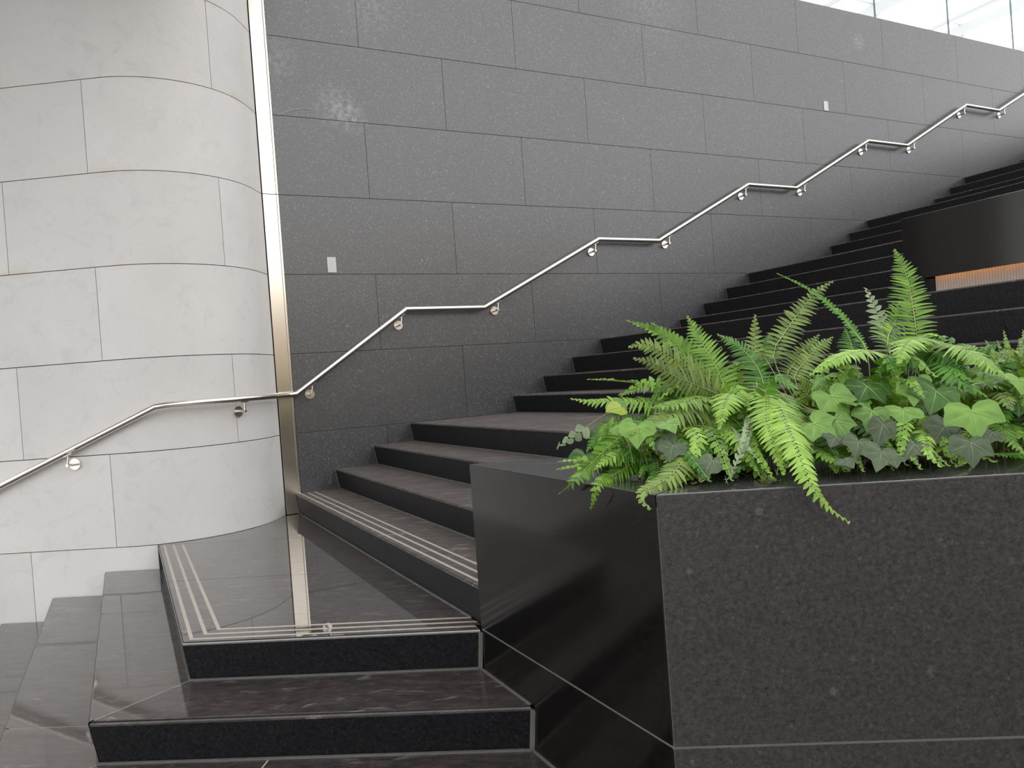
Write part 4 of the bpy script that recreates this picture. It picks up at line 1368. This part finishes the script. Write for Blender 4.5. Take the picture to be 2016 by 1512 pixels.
FERN_LABEL = ['large spreading fern with long fronds drooping over the front edge of the planter',
              'smaller fern trailing over the left rim of the planter',
              'fern with the tallest upright frond and limy arching fronds amid the ivy',
              'fern with spreading fronds beside the bright broad ivy leaf',
              'fern with thin dangling stems of small round leaflets on the planter rim',
              'fern with upright sprigs of small round leaflets behind the ivy']
IVY_LABEL = ['ivy with a lime and a heart-shaped leaf among the trailing fern fronds',
             'ivy with overlapping mid-green leaves between the two large ferns',
             'ivy with the broadest pale green leaf hanging over the coping',
             'ivy with pale leaves beside the round-leaflet fern sprigs']
rs = random.Random(11)
ferns = []
for i, lab in enumerate(FERN_LABEL):
    bs = [Vector(f[6][0]) for f in FRONDS if f[0] == i]
    c = sum(bs, Vector()) / len(bs)
    ferns.append((tag(empty('fern', (c.x, c.y, .575)), lab, 'fern', 'ferns in the stone planter'), Vector((c.x, c.y, .575))))


def clamp_bed(v):
    """keep a root point inside the soil bed"""
    p = Vector((v.x, v.y))
    n_ = max(-3.70, min(-3.02, DN.dot(p)))
    dd_ = DD.dot(p)
    p = P2(dd_, n_)
    if p.x < .06:
        p = at_xn(.06, n_)
    return Vector((p.x, p.y, .575))


for pl, mat, hw, n, style, upw, pts in FRONDS:
    root, c = ferns[pl]
    b = Vector(pts[0])
    r0 = clamp_bed(c.lerp(b, .55))
    frond(root, mat, hw, n, style, upw, pts, r0, rs)
# shorter fronds that fill the heart of every plant
_c = P2(3.50, -3.34)
ferns.append((tag(empty('fern', (*_c, .575)), 'bushy fern growing past the pale ivy at the outer end of the planting', 'fern', 'ferns in the stone planter'), Vector((*_c, .575))))
for pl, cnt, rad, zmax in ((6, 46, .34, .95), (0, 46, .28, .90), (1, 26, .18, .78), (2, 46, .30, .90), (3, 44, .30, .90)):
    root, c = ferns[pl]
    for i in range(cnt):
        a = rs.uniform(0, 2 * math.pi)
        r0 = clamp_bed(c + Vector((rs.uniform(-.10, .10), rs.uniform(-.08, .08), 0)))
        ln = rs.uniform(.5, 1) * rad
        t = r0 + Vector((math.cos(a), math.sin(a), 0)) * ln
        tc = clamp_bed(t)
        zt = rs.uniform(.645, zmax - .06)
        t = Vector((tc.x, tc.y, zt))
        pk = r0.lerp(t, .55)
        pk.z = max(zt, .66) + rs.uniform(.02, .08)
        b = r0.lerp(pk, .3)
        b.z = .62
        mat = rs.choice(['fern', 'fern_deep', 'fern_deep', 'fern_olive', 'fern'])
        frond(root, mat, rs.uniform(.028, .048), rs.randint(16, 24), 'flat', rs.uniform(.4, .9), [tuple(b), tuple(pk), tuple(t)], r0, rs)
# fronds that drape forward onto the coping
for i in range(30):
    d_ = 2.30 + .80 * (i + rs.uniform(-.4, .4)) / 29
    pl = 1 if d_ < 2.42 else 0 if d_ < 2.72 else 2 if d_ < 3.0 else 3
    root, c = ferns[pl]
    a0, a1, a2, a3 = (P2(d_ + rs.uniform(-.03, .03), -3.40), P2(d_, -3.50), P2(d_ + rs.uniform(-.03, .03), -3.61), P2(d_ + rs.uniform(-.06, .06), rs.uniform(-3.66, -3.755)))
    zz = rs.uniform(.66, .74)
    pts = [(*a0, .65), (*a1, zz), (*a2, zz - .025), (*a3, .624)]
    if min(a0.x, a3.x) < 0:
        continue
    frond(root, rs.choice(['fern', 'fern_deep', 'fern_olive', 'fern_deep', 'fern_bright']), rs.uniform(.022, .036), rs.randint(18, 26), 'flat', rs.uniform(.4, .7), pts, clamp_bed(Vector((*a0, 0))), rs)
ivies = []
for i, lab in enumerate(IVY_LABEL):
    bs = [Vector(f[2]) for f in IVY if f[0] == i]
    c = sum(bs, Vector()) / len(bs)
    ivies.append((tag(empty('ivy', (c.x, c.y, .575)), lab, 'ivy', 'ivy in the stone planter'), clamp_bed(c + Vector((.03, .10, 0)))))
for pl, mat, c, t, hw, lob in IVY:
    root, r0 = ivies[pl]
    rr = clamp_bed(r0.lerp(Vector(c), .6))
    ivy_leaf(root, mat, c, t, hw, lob, rr, rs)
for pl, (root, r0) in enumerate(ivies):
    for i in range(6):
        p = clamp_bed(r0 + Vector((.04, .08, 0)) + Vector((rs.uniform(-.2, .2), rs.uniform(-.16, .12), 0)))
        c = Vector((p.x, p.y, rs.uniform(.64, .70)))
        t = c + Vector((rs.uniform(-.05, .02), rs.uniform(-.05, .01), rs.uniform(-.06, -.02)))
        t.z = max(t.z, .63)
        ivy_leaf(root, rs.choice(['ivy_deep', 'ivy_deep', 'ivy_grey']), c, t, rs.uniform(.028, .045), rs.choice([3, 5]), p, rs)

# dry scraps of frond on the coping
for x, y, a, where in ((.108, -4.415, .3, 'next to the mitre joint at the planter corner'), (-.020, -4.375, 1.2, 'on the left rim of the planter'), (.235, -4.525, 2.0, 'under the round-leaflet stems on the coping')):
    bm = bmesh.new()
    w = .011
    vs = [bm.verts.new((x + math.cos(a + q) * w * r, y + math.sin(a + q) * w * r, .6125 + h)) for q, r, h in ((0, 1.3, .004), (1.1, .6, .001), (2.2, .8, .005), (3.3, 1.1, .001), (4.4, .7, .004), (5.5, .5, .0))]
    bm.faces.new(vs)
    top = bmesh.ops.extrude_face_region(bm, geom=bm.faces[:])
    for v in [g for g in top['geom'] if isinstance(g, bmesh.types.BMVert)]:
        v.co.z += .0012
    o = from_bm('dry_leaf', bm, None, 'fern_dry')
    tag(o, 'tiny brown dried leaf scrap ' + where, 'leaf', 'dry scraps on the coping')
